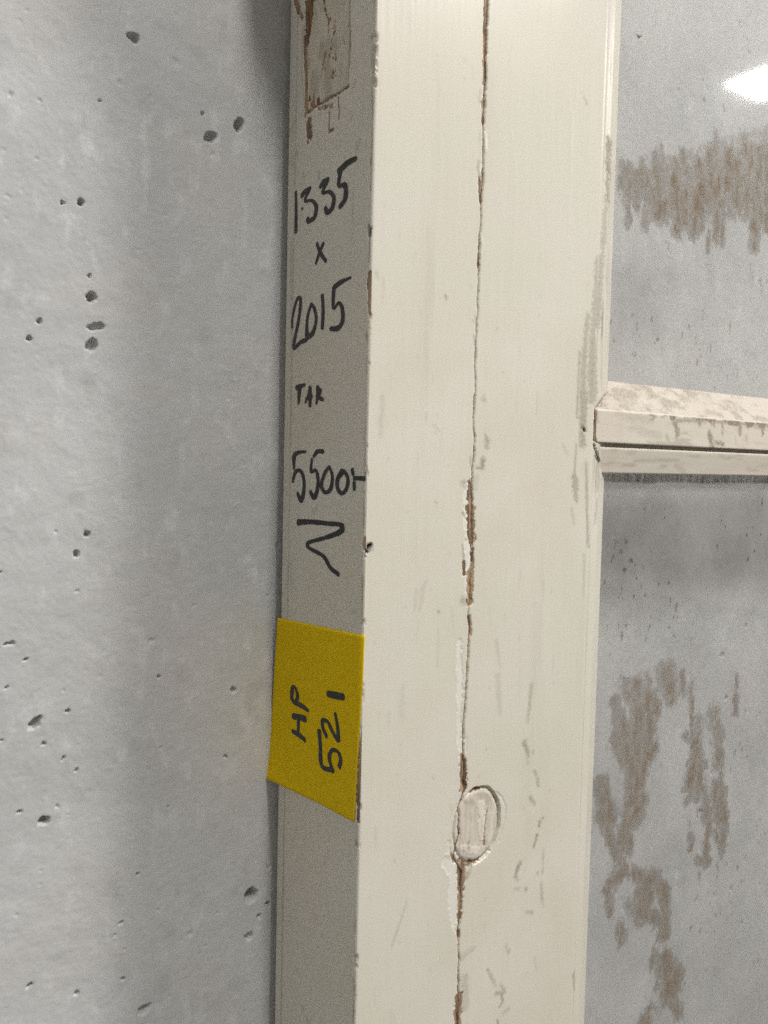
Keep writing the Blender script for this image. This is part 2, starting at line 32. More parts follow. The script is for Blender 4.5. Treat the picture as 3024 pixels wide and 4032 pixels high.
FRONT = [[[[[55.93,216.06],[56.83,203.5],[56.81,194.89],[56.74,190.56],[57.04,182.88],[57.11,169.03]],[2.39,2.99,2.15,2.15,2.15,1.79],0.9],[[[56.71,160.67],[56.63,156.73],[57.42,151.69]],[1.79,1.08,1.55],0.9],[[[55.74,128.56],[56.97,123.1],[57.02,118.7]],[1.2,2.15,1.79],0.85],[[[56.74,94.68],[56.59,90.66]],[1.55,1.55],0.6],[[[55.24,-2.6],[56.15,-10.81]],[1.79,3.59],0.9],[[[56.29,-14.48],[57.44,-29.2]],[4.78,4.19],0.85],[[[58.19,-32.92],[58.57,-43.11]],[2.03,2.03],0.7],[[[57.08,-43.96],[57.55,-56.5]],[3.95,3.95],0.8],[[[53.26,-38.69],[53.75,-43.77]],[2.03,2.03],0.95],[[[57.38,-63.46],[58.39,-71.02]],[2.15,2.39],0.8],[[[55.41,-126.23],[56.45,-133.57],[56.58,-141.36]],[3.01,4.97,4.06],0.95],[[[54.37,-150.46],[54.25,-168.41]],[1.81,1.35],0.7],[[[56.88,-177.51],[56.89,-188.41]],[5.27,4.21],0.75],[[[56.59,-190.75],[56.6,-201.69]],[3.31,2.71],0.85],[[[56.19,-207.66],[56.32,-211.35]],[1.96,1.5],0.9],[[[57.54,-238.72],[57.24,-252.18]],[4.51,4.51],0.85],[[[54.83,-173.97],[61.15,-177.09],[67.45,-176.55],[73.78,-173.82]],[2.26,3.01,3.76,2.26],0.55],[[[50.49,-169.88],[52.15,-173.89]],[1.5,1.81],0.6],[[[140.95,36.64],[137.17,30.74],[135.32,27.24]],[1.34,1.34,1.34],0.8],[[[135.76,31.8],[135.47,18.14]],[1.61,1.61],0.9],[[[136.92,10.2],[143.51,2.72]],[1.34,1.34],0.8],[[[126.82,23.47],[128.2,22.4]],[2.14,2.14],0.6]],[[[[54.18,161.76],[55.24,165.07]],[0.828,0.828],0.78],[[[54.82,160.41],[57.47,161.3]],[0.9659999999999999,0.9659999999999999],1],[[[55.18,135.45],[55.02,131.92],[56.34,128.69]],[0.69,0.9659999999999999,1.1039999999999999],1],[[[55.64,146.91],[55.34,143.79]],[0.828,0.828],0.45499999999999996],[[[49.9,173.98],[51.11,168.3]],[0.621,0.621],0.45499999999999996],[[[45.52,175.32],[45.82,174.98]],[2.7485,2.7485],0.26],[[[39.04,75.72],[39.24,74.88]],[0.9659999999999999,0.9659999999999999],1],[[[62.12,33.66],[63.38,32.82]],[2.7485,1.38],0.45499999999999996],[[[63.96,17.74],[65.62,15.04],[64.16,12.7]],[1.38,2.3345,1.38],0.7150000000000001],[[[54.66,67.27],[54.93,66.63]],[0.9659999999999999,0.9659999999999999],0.52],[[[55.33,60.64],[56.41,55.82]],[0.5519999999999999,0.5519999999999999],0.9099999999999999],[[[55.91,69.19],[57.26,65.32]],[0.5519999999999999,0.5519999999999999],0.78],[[[62.81,6.66],[61.7,3.42]],[2.3345,2.4724999999999997],0.9750000000000001],[[[64.31,15.43],[65.06,12.24]],[2.7485,2.3345],0.5850000000000001],[[[59.26,3.39],[62.95,2.98]],[1.38,1.38],0.9099999999999999],[[[55.47,7.42],[55.59,4.24]],[0.9659999999999999,0.9659999999999999],0.78],[[[51.39,-3.53],[52.33,-4.88]],[2.7485,1.7825],0.5850000000000001],[[[51.87,-16.7],[52.79,-17.4]],[1.38,1.1039999999999999],1],[[[53.28,-55.72],[55.43,-56.81]],[3.4385,2.0585],0.65],[[[52.08,-30.85],[53.25,-38.23]],[0.5519999999999999,0.9659999999999999],1],[[[39.57,-59.45],[39.7,-59.92]],[1.1039999999999999,1.1039999999999999],0.78],[[[30.0,25.16],[29.95,23.42]],[1.1039999999999999,0.69],0.45499999999999996],[[[36.27,-11.81],[36.5,-12.12]],[1.1039999999999999,0.9659999999999999],0.52],[[[37.53,18.5],[34.63,20.58]],[0.5519999999999999,0.9659999999999999],0.39],[[[29.11,-51.71],[31.73,-46.1]],[1.1039999999999999,1.38],0.325],[[[58.84,-1.66],[59.07,-7.62]],[3.4385,1.1039999999999999],0.325],[[[93.93,-126.92],[96.29,-131.74],[97.68,-133.88]],[2.5989999999999998,1.7249999999999999,1.035],0.78],[[[100.2,-131.8],[100.5,-132.81]],[1.38,1.035],0.65],[[[101.54,-142.22],[102.96,-144.41]],[1.9089999999999998,1.9089999999999998],0.5850000000000001],[[[103.76,-146.48],[104.53,-149.84]],[1.7249999999999999,1.2075],0.7150000000000001],[[[99.03,-154.46],[102.27,-158.34]],[1.9089999999999998,1.38],0.78],[[[107.95,-166.35],[108.42,-166.78]],[1.2075,1.2075],0.78],[[[106.23,-167.58],[106.08,-170.13]],[1.7249999999999999,1.38],0.9099999999999999],[[[104.76,-174.34],[102.79,-179.68]],[1.5525,1.035],1],[[[94.33,-185.26],[91.89,-188.46],[90.96,-190.76],[92.82,-194.13]],[1.9089999999999998,2.254,1.7249999999999999,0.8624999999999999],0.8450000000000001],[[[106.08,-193.46],[106.29,-194.17]],[1.2075,1.035],0.78],[[[109.64,-183.31],[109.52,-194.37]],[1.2075,1.2075],0.45499999999999996],[[[109.04,-199.47],[109.31,-205.43],[110.96,-211.8]],[1.38,2.0814999999999997,0.69],0.5850000000000001],[[[98.24,-199.45],[98.45,-200.15]],[1.7249999999999999,1.38],0.9750000000000001],[[[94.02,-197.97],[90.57,-197.66]],[1.9089999999999998,1.2075],0.39],[[[99.37,-211.07],[103.39,-212.56]],[1.38,2.0814999999999997],0.52],[[[87.98,-226.92],[88.44,-227.7]],[1.5525,1.38],0.78],[[[86.56,-223.27],[86.66,-225.86]],[1.38,1.2075],0.39],[[[75.09,-231.94],[75.44,-232.5]],[1.38,1.2075],1],[[[76.18,-234.51],[80.6,-241.71]],[2.0814999999999997,1.2075],0.5850000000000001],[[[83.54,-242.08],[86.69,-247.01],[80.75,-245.59]],[1.2075,1.5525,2.254],0.7150000000000001],[[[84.61,-247.57],[85.17,-250.97],[83.56,-252.97]],[1.2075,1.5525,1.035],1],[[[86.67,-256.66],[89.64,-256.44]],[2.5989999999999998,1.7249999999999999],0.45499999999999996],[[[82.15,-259.51],[82.66,-261.62]],[1.2075,1.2075],0.9099999999999999],[[[134.49,-254.03],[135.44,-263.28]],[1.38,0.8624999999999999],0.9099999999999999],[[[105.78,-235.86],[107.44,-242.99]],[0.8624999999999999,0.69],0.39],[[[60.89,-244.85],[60.76,-230.58]],[5.1865,4.324],0.39],[[[59.81,-183.12],[61.3,-181.08]],[3.4614999999999996,2.0814999999999997],0.65],[[[59.56,-176.38],[62.76,-178.11]],[2.5989999999999998,2.4265],0.9099999999999999],[[[58.84,-220.72],[66.64,-218.27]],[3.4614999999999996,1.7249999999999999],0.28600000000000003],[[[28.71,-58.4],[32.58,-45.71]],[1.541,0.9199999999999999],0.28600000000000003],[[[18.87,-202.02],[22.12,-194.8],[25.85,-185.59]],[1.541,1.2305,0.9199999999999999],0.36400000000000005],[[[20.92,-103.36],[21.0,-89.43]],[3.082,1.8515],0.169],[[[39.94,-67.44],[39.71,-83.72]],[1.2305,1.2305],0.195],[[[38.94,75.69],[38.98,74.53]],[1.2305,1.2305],0.78],[[[74.07,-76.0],[76.86,-88.15]],[1.8515,1.2305],0.325],[[[75.59,-92.32],[77.75,-109.96]],[3.082,2.461],0.28600000000000003],[[[97.66,-99.55],[95.99,-117.19]],[2.461,1.541],0.52],[[[94.84,-125.95],[96.89,-137.55]],[1.8515,1.2305],0.45499999999999996],[[[113.26,15.18],[116.68,10.84]],[1.2305,1.2305],0.325],[[[122.11,-0.25],[124.33,-11.52]],[4.3125,3.082],0.7150000000000001],[[[121.27,-16.0],[123.26,-22.82]],[1.8515,1.541],0.39],[[[120.04,178.66],[122.1,176.4]],[1.541,1.2305],0.65],[[[27.18,-49.34],[26.21,-58.2]],[1.2305,1.2305],0.26],[[[2.57,80.18],[3.53,78.48]],[1.8515,1.2305],0.39],[[[7.12,30.68],[6.6,15.65]],[2.461,1.8515],0.26],[[[1.83,-29.23],[2.78,-30.41]],[2.461,2.461],1],[[[138.33,164.04],[138.91,135.44]],[4.3125,3.082],0.9750000000000001],[[[138.23,135.31],[136.46,106.11],[134.8,74.6]],[3.703,3.703,4.3125],0.65],[[[133.12,105.6],[132.46,74.34],[131.22,47.33]],[3.082,4.3125,4.9334999999999996],0.5850000000000001],[[[127.92,78.28],[126.22,60.33],[126.06,38.01]],[2.461,3.703,4.3125],0.65],[[[122.95,60.03],[122.59,28.88]],[1.2305,1.541],0.7150000000000001],[[[131.94,65.33],[133.37,38.46]],[4.9334999999999996,6.164],0.65],[[[127.38,38.09],[127.23,15.61]],[6.164,4.3125],0.7150000000000001],[[[127.42,24.62],[126.9,21.9]],[3.082,3.082],1],[[[130.36,6.64],[133.87,-34.56]],[1.8515,2.162],0.65],[[[139.47,-11.61],[138.37,-23.15]],[1.8515,1.541],0.52],[[[131.41,-39.06],[131.82,-59.85]],[1.541,0.9199999999999999],0.39],[[[122.95,15.48],[122.23,-2.5]],[0.9199999999999999,1.2305],0.78]],[[[[53.81,-4.42],[53.74,-10.8],[54.21,-23.6]],[2.63,2.99,2.39],1.0],[[[55.07,-30.5],[55.88,-36.05],[56.1,-42.06]],[4.19,4.78,3.59],1.0],[[[54.69,-44.75],[55.24,-54.94]],[1.44,1.2],0.8],[[[55.2,-25.91],[56.89,-30.56]],[2.99,1.79],0.8],[[[51.76,-73.73],[53.17,-97.86],[53.38,-118.89],[56.27,-138.47]],[2.41,3.22,1.88,1.07],1.0],[[[54.75,-118.4],[54.56,-123.7]],[2.26,2.56],0.9],[[[57.06,-118.79],[57.65,-124.25]],[1.81,1.5],0.7],[[[47.19,-172.62],[50.32,-175.81],[51.96,-179.24]],[3.76,6.02,3.76],1.0],[[[52.02,-181.06],[52.38,-191.39],[53.55,-202.61],[54.88,-207.87]],[5.27,5.27,3.01,0.9],1.0],[[[48.92,-168.29],[48.42,-164.6]],[3.01,1.81],0.6],[[[55.35,-242.87],[55.66,-251.6]],[1.96,1.81],0.8],[[[52.19,-153.56],[52.15,-163.11]],[1.2,1.35],0.8],[[[60.02,-178.32],[59.9,-181.32]],[2.26,1.5],0.6],[[[57.84,-236.36],[58.96,-234.9]],[1.2,1.05],0.7],[[[56.99,134.97],[56.81,131.86]],[0.84,1.08],0.8]],[[[[135.49,15.6],[140.03,7.8],[145.36,0.66]],[1.32,1.76,1.76],0.8],[[[135.67,33.08],[140.27,37.96],[145.23,44.17]],[1.18,1.47,1.18],0.6],[[[2.08,-30.0],[2.98,-29.28]],[1.88,1.88],1.0],[[[0.98,-31.47],[1.44,-31.87]],[1.61,1.61],1.0],[[[128.18,22.85],[128.89,21.98]],[1.34,1.07],0.8],[[[57.18,-35.19],[57.38,-35.56]],[1.08,0.96],1.0]]]
PLUG = [65.62,-160.34,14.04,17.56]
PLUGMARKS = [[[[[71.8,-154.26],[70.25,-166.19],[70.42,-170.53]],[0.75,1.5,1.96],0.65],[[[57.9,-173.54],[65.89,-177.38],[73.76,-173.2]],[1.2,2.26,1.5],0.4]],[[[[57.73,-147.59],[62.46,-149.2]],[2.26,2.26],0.6],[[[60.8,-167.59],[61.09,-171.3]],[1.66,0.75],0.95],[[[61.5,-155.04],[61.97,-156.96]],[2.26,2.26],0.3],[[[61.36,-161.66],[61.54,-166.56]],[1.05,1.05],0.4],[[[67.05,-145.32],[72.82,-149.57]],[4.51,4.51],0.4],[[[64.91,-151.55],[65.12,-167.41]],[0.6,0.6],0.4]],[[[[68.06,-151.01],[68.68,-167.04]],[3.76,3.31],0.9],[[[57.75,-169.27],[65.7,-172.44]],[3.01,3.76],0.8],[[[73.93,-157.19],[73.61,-169.45]],[3.01,3.01],0.5]],[]]
ARC = [[76.78,-147.02],[80.63,-150.6],[83.32,-155.53],[83.11,-160.47],[81.69,-166.39],[79.83,-171.57]]
ARC2 = [[53.13,-147.81],[49.52,-152.97],[47.56,-157.27]]
BARX = [140.08,140.96]
BAR = [[[[[148.5,43.48],[138.99,35.98]],[0.95,1.11],0.8],[[[138.68,33.15],[138.65,25.02],[138.16,16.86]],[1.11,1.59,1.59],0.9],[[[139.85,20.05],[140.96,16.95]],[1.27,1.27],0.9]],[[[[155.62,45.54],[172.61,44.76]],[3.97,4.77],0.4725],[[[180.93,43.34],[190.59,40.62]],[4.77,3.18],0.54],[[[202.65,38.29],[211.56,38.1]],[2.7,2.38],0.81],[[[217.97,43.64],[218.64,42.29]],[4.77,3.97],0.405],[[[200.98,30.41],[212.03,31.27],[231.58,31.83]],[2.7,2.07,1.91],0.81],[[[203.26,29.16],[205.79,24.49],[204.96,20.37]],[4.77,3.97,1.11],0.945],[[[224.63,30.81],[225.94,28.77]],[3.18,1.11],0.81],[[[246.04,31.07],[246.47,25.35]],[2.7,1.91],0.81],[[[234.45,24.9],[237.35,17.91]],[3.97,3.97],1],[[[240.79,20.15],[248.13,19.66]],[2.38,2.38],0.945],[[[263.49,31.11],[263.95,25.28]],[3.97,2.07],0.945],[[[271.22,30.72],[272.57,30.04]],[3.18,1.59],0.81],[[[286.98,31.39],[287.48,25.41]],[5.56,1.11],1],[[[235.12,31.99],[293.57,31.68]],[1.91,1.91],0.7425000000000002],[[[163.35,31.25],[183.88,29.62]],[3.97,3.18],0.29700000000000004],[[[173.88,23.91],[190.72,21.9]],[4.77,4.77],0.27],[[[196.09,22.09],[199.61,18.15]],[3.18,3.18],0.4725],[[[270.4,24.79],[272.05,20.41]],[2.38,1.11],0.4725],[[[258.95,24.37],[260.55,20.05]],[1.11,0.79],0.4725],[[[170.73,8.4],[207.91,9.49]],[1.91,1.91],0.405],[[[205.92,6.02],[213.94,3.37]],[3.18,3.18],0.3375],[[[173.27,0.22],[181.57,-0.37]],[1.91,1.91],0.54],[[[140.08,33.22],[141.32,27.65]],[2.38,1.59],0.54],[[[144.6,36.61],[147.16,41.81]],[3.18,2.38],0.675]],[],[]]
GLASS_UP = [[[[161.41,152.56],[161.94,148.21],[161.78,143.73]],[2.19,3.97,3.18],0.4],[[[168.34,161.66],[169.34,153.54],[169.06,145.13]],[3.28,5.96,4.77],0.85],[[[175.41,153.48],[176.16,147.48],[175.96,141.27]],[2.73,4.97,3.97],0.8],[[[178.73,166.47],[179.37,161.43],[179.19,156.19]],[1.37,2.48,1.99],0.7],[[[183.38,158.36],[184.03,153.26],[183.85,147.99]],[3.83,6.95,5.56],0.9],[[[168.97,142.54],[169.7,136.56],[169.49,130.4]],[2.3,4.17,3.34],0.7],[[[182.48,142.49],[183.09,137.69],[182.93,132.74]],[3.06,5.56,4.45],0.7],[[[190.03,169.59],[191.32,159.67],[190.99,149.37]],[4.59,8.35,6.68],0.95],[[[194.94,176.27],[195.51,171.94],[195.36,167.45]],[1.37,2.48,1.99],0.8],[[[192.03,154.86],[192.96,147.76],[192.72,140.42]],[4.92,8.94,7.15],0.95],[[[198.74,150.87],[199.34,146.31],[199.19,141.6]],[3.5,6.36,5.09],1],[[[206.21,170.44],[207.75,159.01],[207.38,147.14]],[4.92,8.94,7.15],1],[[[213.49,178.09],[213.94,174.81],[213.83,171.41]],[3.83,6.95,5.56],0.6],[[[205.57,146.8],[205.84,144.83],[205.77,142.8]],[2.19,3.97,3.18],0.9],[[[209.96,147.62],[210.8,141.34],[210.6,134.85]],[3.61,6.56,5.25],0.95],[[[215.88,159.62],[217.06,151.0],[216.79,142.07]],[5.25,9.54,7.63],0.95],[[[223.61,166.65],[225.62,152.27],[225.17,137.34]],[4.59,8.35,6.68],0.95],[[[223.01,163.79],[223.56,159.78],[223.44,155.64]],[2.19,3.97,3.18],1],[[[228.61,174.57],[230.22,163.18],[229.87,151.34]],[6.34,11.53,9.22],1],[[[231.42,151.63],[232.21,146.04],[232.04,140.26]],[3.17,5.76,4.61],0.75],[[[237.3,184.77],[239.14,171.95],[238.76,158.6]],[4.92,8.94,7.15],1],[[[241.98,194.19],[243.17,186.09],[242.93,177.64]],[2.51,4.57,3.66],0.85],[[[238.03,158.46],[238.52,155.05],[238.42,151.53]],[4.92,8.94,7.15],0.5],[[[243.81,177.83],[245.4,166.93],[245.08,155.59]],[5.46,9.94,7.95],1],[[[245.95,157.17],[247.46,146.83],[247.16,136.14]],[4.37,7.95,6.36],0.65],[[[239.5,138.39],[240.14,133.92],[240.01,129.32]],[2.73,4.97,3.97],0.5],[[[250.56,160.88],[252.44,148.08],[252.08,134.81]],[2.4,4.37,3.5],0.7],[[[255.33,187.4],[256.77,177.76],[256.5,167.73]],[4.92,8.94,7.15],0.95],[[[257.91,194.36],[258.89,187.83],[258.7,181.02]],[2.19,3.97,3.18],0.7],[[[262.03,181.74],[263.6,171.31],[263.31,160.46]],[4.92,8.94,7.15],1],[[[262.11,164.55],[262.85,159.66],[262.71,154.59]],[2.19,3.97,3.18],0.5],[[[268.03,170.04],[269.15,162.66],[268.95,155.01]],[4.37,7.95,6.36],0.5],[[[270.87,198.78],[271.73,193.21],[271.58,187.4]],[2.95,5.37,4.29],0.9],[[[276.3,195.69],[278.21,183.38],[277.89,170.55]],[3.61,6.56,5.25],0.95],[[[275.77,170.13],[276.75,163.75],[276.58,157.13]],[4.15,7.55,6.04],0.9],[[[284.93,194.71],[287.01,181.57],[286.67,167.86]],[5.25,9.54,7.63],1],[[[292.64,198.65],[295.17,182.9],[294.77,166.44]],[3.5,6.36,5.09],1],[[[283.17,159.82],[284.86,149.04],[284.58,137.88]],[3.61,6.56,5.25],1],[[[289.79,168.46],[290.88,161.61],[290.7,154.52]],[4.37,7.95,6.36],0.5],[[[281.1,152.81],[282.22,145.63],[282.03,138.21]],[2.19,3.97,3.18],0.9],[[[270.1,176.24],[270.64,172.73],[270.54,169.09]],[3.28,5.96,4.77],0.5],[[[296.28,163.74],[297.21,157.92],[297.07,151.9]],[2.73,4.97,3.97],0.9],[[[299.93,201.04],[303.17,181.18],[302.68,160.41]],[6.56,11.92,9.54],1],[[[316.73,201.05],[320.43,178.97],[319.92,155.87]],[7.65,13.91,11.13],0.9],[[[335.61,201.38],[337.88,188.27],[337.6,174.57]],[6.56,11.92,9.54],0.9],[[[357.57,210.14],[361.43,188.69],[361.01,166.21]],[7.65,13.91,11.13],0.9],[[[163.22,155.47],[163.6,152.37],[163.49,149.16]],[3.28,5.96,4.77],0.5],[[[176.97,161.57],[177.33,158.73],[177.23,155.79]],[3.83,6.95,5.56],0.4],[[[199.86,167.08],[200.46,162.55],[200.31,157.85]],[3.28,5.96,4.77],0.6],[[[167.23,155.03],[183.66,153.84],[204.96,156.1],[227.19,161.88],[244.48,168.85],[275.19,177.29],[301.51,182.72]],[11.92,19.87,22.85,25.83,27.82,32.79,39.74],0.5]]
GLASS_LO = [[[[180.86,-112.92],[185.54,-120.53]],[8.94,8.94],0.4],[[[174.0,-120.29],[175.56,-129.51]],[4.37,4.37],0.75],[[[191.58,-114.33],[193.42,-135.8],[194.13,-156.55]],[7.95,11.92,11.92],0.6],[[[200.81,-122.67],[208.0,-130.88]],[8.94,8.94],0.9],[[[200.06,-110.46],[201.57,-117.07]],[4.97,4.97],0.5],[[[217.03,-112.59],[223.67,-125.88]],[12.92,8.94],0.7],[[[232.26,-113.77],[234.33,-126.63]],[5.96,3.38],0.6],[[[205.97,-134.18],[200.87,-159.22]],[6.95,6.95],0.95],[[[209.39,-152.81],[201.99,-159.43]],[5.96,5.96],0.9],[[[177.86,-133.34],[187.43,-152.49]],[11.92,11.92],0.5],[[[173.23,-143.0],[183.34,-155.28]],[6.95,6.95],0.5],[[[241.15,-120.85],[243.26,-151.2]],[4.97,2.38],0.6],[[[237.19,-150.93],[239.64,-151.49]],[3.58,3.58],0.8],[[[247.36,-157.18],[250.62,-168.42]],[7.95,7.95],0.9],[[[263.71,-140.72],[268.41,-152.28]],[9.94,9.94],0.45],[[[269.72,-152.49],[272.52,-172.47]],[7.95,7.95],0.65],[[[286.81,-134.74],[287.56,-144.32]],[3.58,3.58],0.85],[[[287.17,-122.19],[287.94,-128.59]],[3.38,3.38],0.6],[[[250.07,-143.22],[249.75,-156.08]],[7.95,7.95],0.4],[[[191.87,-154.93],[192.82,-170.8]],[11.92,11.92],0.7],[[[200.7,-156.53],[197.32,-173.14]],[5.96,5.96],0.95],[[[192.91,-172.24],[190.49,-186.04]],[8.54,8.54],0.95],[[[197.81,-181.16],[193.95,-189.67]],[8.94,8.94],1],[[[164.25,-165.06],[174.66,-186.76]],[8.94,8.94],0.6],[[[162.1,-162.56],[165.42,-168.06]],[5.96,5.96],0.6],[[[165.16,-181.85],[182.35,-211.24]],[4.47,4.47],0.85],[[[182.35,-211.24],[186.96,-217.43]],[3.97,3.97],0.7],[[[189.7,-190.87],[183.83,-200.21]],[6.95,6.95],0.9],[[[186.07,-202.17],[182.26,-209.79]],[5.96,5.96],0.7],[[[187.44,-188.93],[190.64,-206.87]],[5.96,5.96],0.7],[[[187.01,-218.16],[177.74,-222.85]],[6.36,6.36],0.8],[[[173.51,-221.7],[176.6,-239.6]],[3.97,3.97],0.75],[[[170.61,-225.15],[174.93,-228.47]],[3.58,3.58],0.7],[[[194.78,-221.64],[207.48,-230.13]],[4.97,4.97],0.9],[[[212.13,-232.13],[203.94,-245.36]],[10.93,10.93],0.85],[[[219.28,-236.3],[223.27,-244.16]],[5.96,5.96],0.9],[[[224.07,-238.36],[227.12,-267.22]],[5.37,3.97],1],[[[208.65,-248.94],[220.6,-256.94]],[8.94,8.94],0.5],[[[200.99,-233.51],[203.62,-240.11]],[5.96,5.96],0.7],[[[223.48,-265.35],[224.77,-267.26]],[6.95,6.95],0.8],[[[185.7,-250.91],[187.21,-258.61]],[5.56,5.56],0.75],[[[190.22,-236.33],[202.04,-250.69]],[8.94,8.94],0.3],[[[227.98,-280.44],[235.42,-302.89]],[6.95,11.92],1],[[[217.16,-275.45],[215.2,-280.83]],[4.97,4.97],0.7],[[[238.39,-293.06],[242.34,-297.49]],[5.96,5.96],1],[[[227.04,-302.29],[228.66,-309.0]],[4.37,4.37],0.95],[[[233.59,-311.52],[241.24,-317.36]],[3.97,3.97],0.85],[[[240.29,-312.35],[242.71,-321.02]],[2.38,4.97],1],[[[214.59,-307.78],[209.23,-313.37]],[3.97,6.95],0.85],[[[211.51,-313.46],[210.82,-320.75]],[6.95,6.95],1],[[[221.1,-282.77],[222.78,-290.91]],[5.96,5.96],0.5],[[[220.9,-297.87],[223.09,-313.89]],[8.94,8.94],0.3],[[[248.35,-171.27],[243.97,-178.79]],[8.94,8.94],0.9],[[[253.27,-170.67],[250.97,-190.91]],[7.95,3.97],0.95],[[[244.23,-182.65],[244.77,-190.37]],[3.38,3.38],0.8],[[[256.87,-185.98],[258.32,-188.59]],[4.57,4.57],0.9],[[[259.94,-193.58],[265.33,-215.04]],[4.57,4.57],0.75],[[[264.03,-214.73],[262.81,-233.24]],[4.37,4.37],0.85],[[[276.39,-171.85],[273.73,-188.62]],[5.96,4.97],0.4],[[[272.46,-189.15],[277.78,-207.64]],[9.94,9.94],0.9],[[[280.54,-209.05],[280.48,-225.77]],[5.56,5.56],1],[[[271.79,-214.98],[275.04,-223.66]],[3.38,3.38],0.6],[[[266.89,-201.3],[264.86,-208.67]],[3.58,3.58],0.6],[[[254.11,-200.05],[259.4,-203.54]],[4.97,5.96],0.5],[[[246.28,-212.11],[248.13,-221.01]],[2.78,2.78],0.75],[[[241.11,-190.35],[241.46,-191.95]],[2.98,2.98],0.8],[[[254.97,-229.68],[266.73,-234.24]],[4.37,4.37],0.7],[[[275.11,-224.47],[279.93,-236.01]],[3.97,1.99],0.4],[[[244.17,-199.39],[244.93,-210.26]],[2.98,2.98],0.35],[[[257.98,-236.69],[257.74,-242.09]],[3.97,1.59],0.4]]
FLY = [[167.88,228.42],[170.42,227.92],[174.96,228.01],[172.26,225.75]]
# ------------------------------------------------------------------ numpy noise
def _hash(ix, iy, seed):
    h = (ix.astype(np.int64)*374761393 + iy.astype(np.int64)*668265263 + seed*974634777) & 0x7fffffff
    h = ((h ^ (h >> 13))*1274126177) & 0x7fffffff
    h = (h ^ (h >> 16)) & 0xffff
    return h/32767.5 - 1.0
def noise(x, y, seed=0):
    x = np.asarray(x, float); y = np.asarray(y, float)
    ix = np.floor(x).astype(np.int64); iy = np.floor(y).astype(np.int64)
    fx = x-ix; fy = y-iy
    fx = fx*fx*fx*(fx*(fx*6-15)+10); fy = fy*fy*fy*(fy*(fy*6-15)+10)
    a = _hash(ix, iy, seed); b = _hash(ix+1, iy, seed); c = _hash(ix, iy+1, seed); d = _hash(ix+1, iy+1, seed)
    return (a*(1-fx)+b*fx)*(1-fy) + (c*(1-fx)+d*fx)*fy
def fbm(x, y, seed=0, n=3):
    s = 0; a = 1.0; t = 0
    for k in range(n):
        s = s + a*noise(x*2**k, y*2**k, seed+k*17); t += a; a *= .5
    return s/t
def sstep(a, b, x):
    t = np.clip((x-a)/(b-a), 0, 1); return t*t*(3-2*t)
def paint(A, B, strokes, soft=.5, ragged=.5, fscale=1.6, seed=1, grain=0.0, edge=.25):
    """coverage 0..1 of capsule strokes over surface points (A, B) in mm"""
    out = np.zeros(A.shape)
    for k, (pts, ws, I) in enumerate(strokes):
        P = np.array(pts, float); w = np.array(ws, float)/2
        m = w.max()*1.5+1.2
        idx = np.nonzero((A > P[:, 0].min()-m) & (A < P[:, 0].max()+m) & (B > P[:, 1].min()-m) & (B < P[:, 1].max()+m))
        if idx[0].size == 0: continue
        a = A[idx]; b = B[idx]
        wv = ragged*np.minimum(w.max(), 2.2)
        a = a + wv*fbm(a*fscale, b*fscale*.6, seed+k, 3); b = b + wv*fbm(a*fscale+31, b*fscale*.6, seed+k+50, 3)
        best = np.full(a.shape, -1e9)
        if len(P) == 1: P = np.vstack([P, P+[[.01, .01]]]); w = np.array([w[0], w[0]])
        for i in range(len(P)-1):
            d = P[i+1]-P[i]; L = max(d@d, 1e-9)
            t = np.clip(((a-P[i, 0])*d[0]+(b-P[i, 1])*d[1])/L, 0, 1)
            r = np.hypot(a-P[i, 0]-t*d[0], b-P[i, 1]-t*d[1])
            best = np.maximum(best, (w[i]+(w[i+1]-w[i])*t)-r)
        e = max(edge, .12)
        v = I*sstep(-e*soft, e, best)
        if grain: v = v*(1-grain*(.5+.5*fbm(a*2.2, b*1.1, seed+7, 3)))
        out[idx] = np.maximum(out[idx], v)
    return out
def in_poly(A, B, poly):
    P = np.array(poly); ins = np.zeros(A.shape, bool); n = len(P); dist = np.full(A.shape, 1e9)
    for i in range(n):
        x0, y0 = P[i]; x1, y1 = P[(i+1) % n]
        if y0 != y1:
            c = ((y0 > B) != (y1 > B)) & (A < (x1-x0)*(B-y0)/(y1-y0)+x0); ins ^= c
        d = np.array([x1-x0, y1-y0]); L = max(d@d, 1e-9)
        t = np.clip(((A-x0)*d[0]+(B-y0)*d[1])/L, 0, 1)
        dist = np.minimum(dist, np.hypot(A-x0-t*d[0], B-y0-t*d[1]))
    return np.where(ins, dist, -dist)      # signed, positive inside
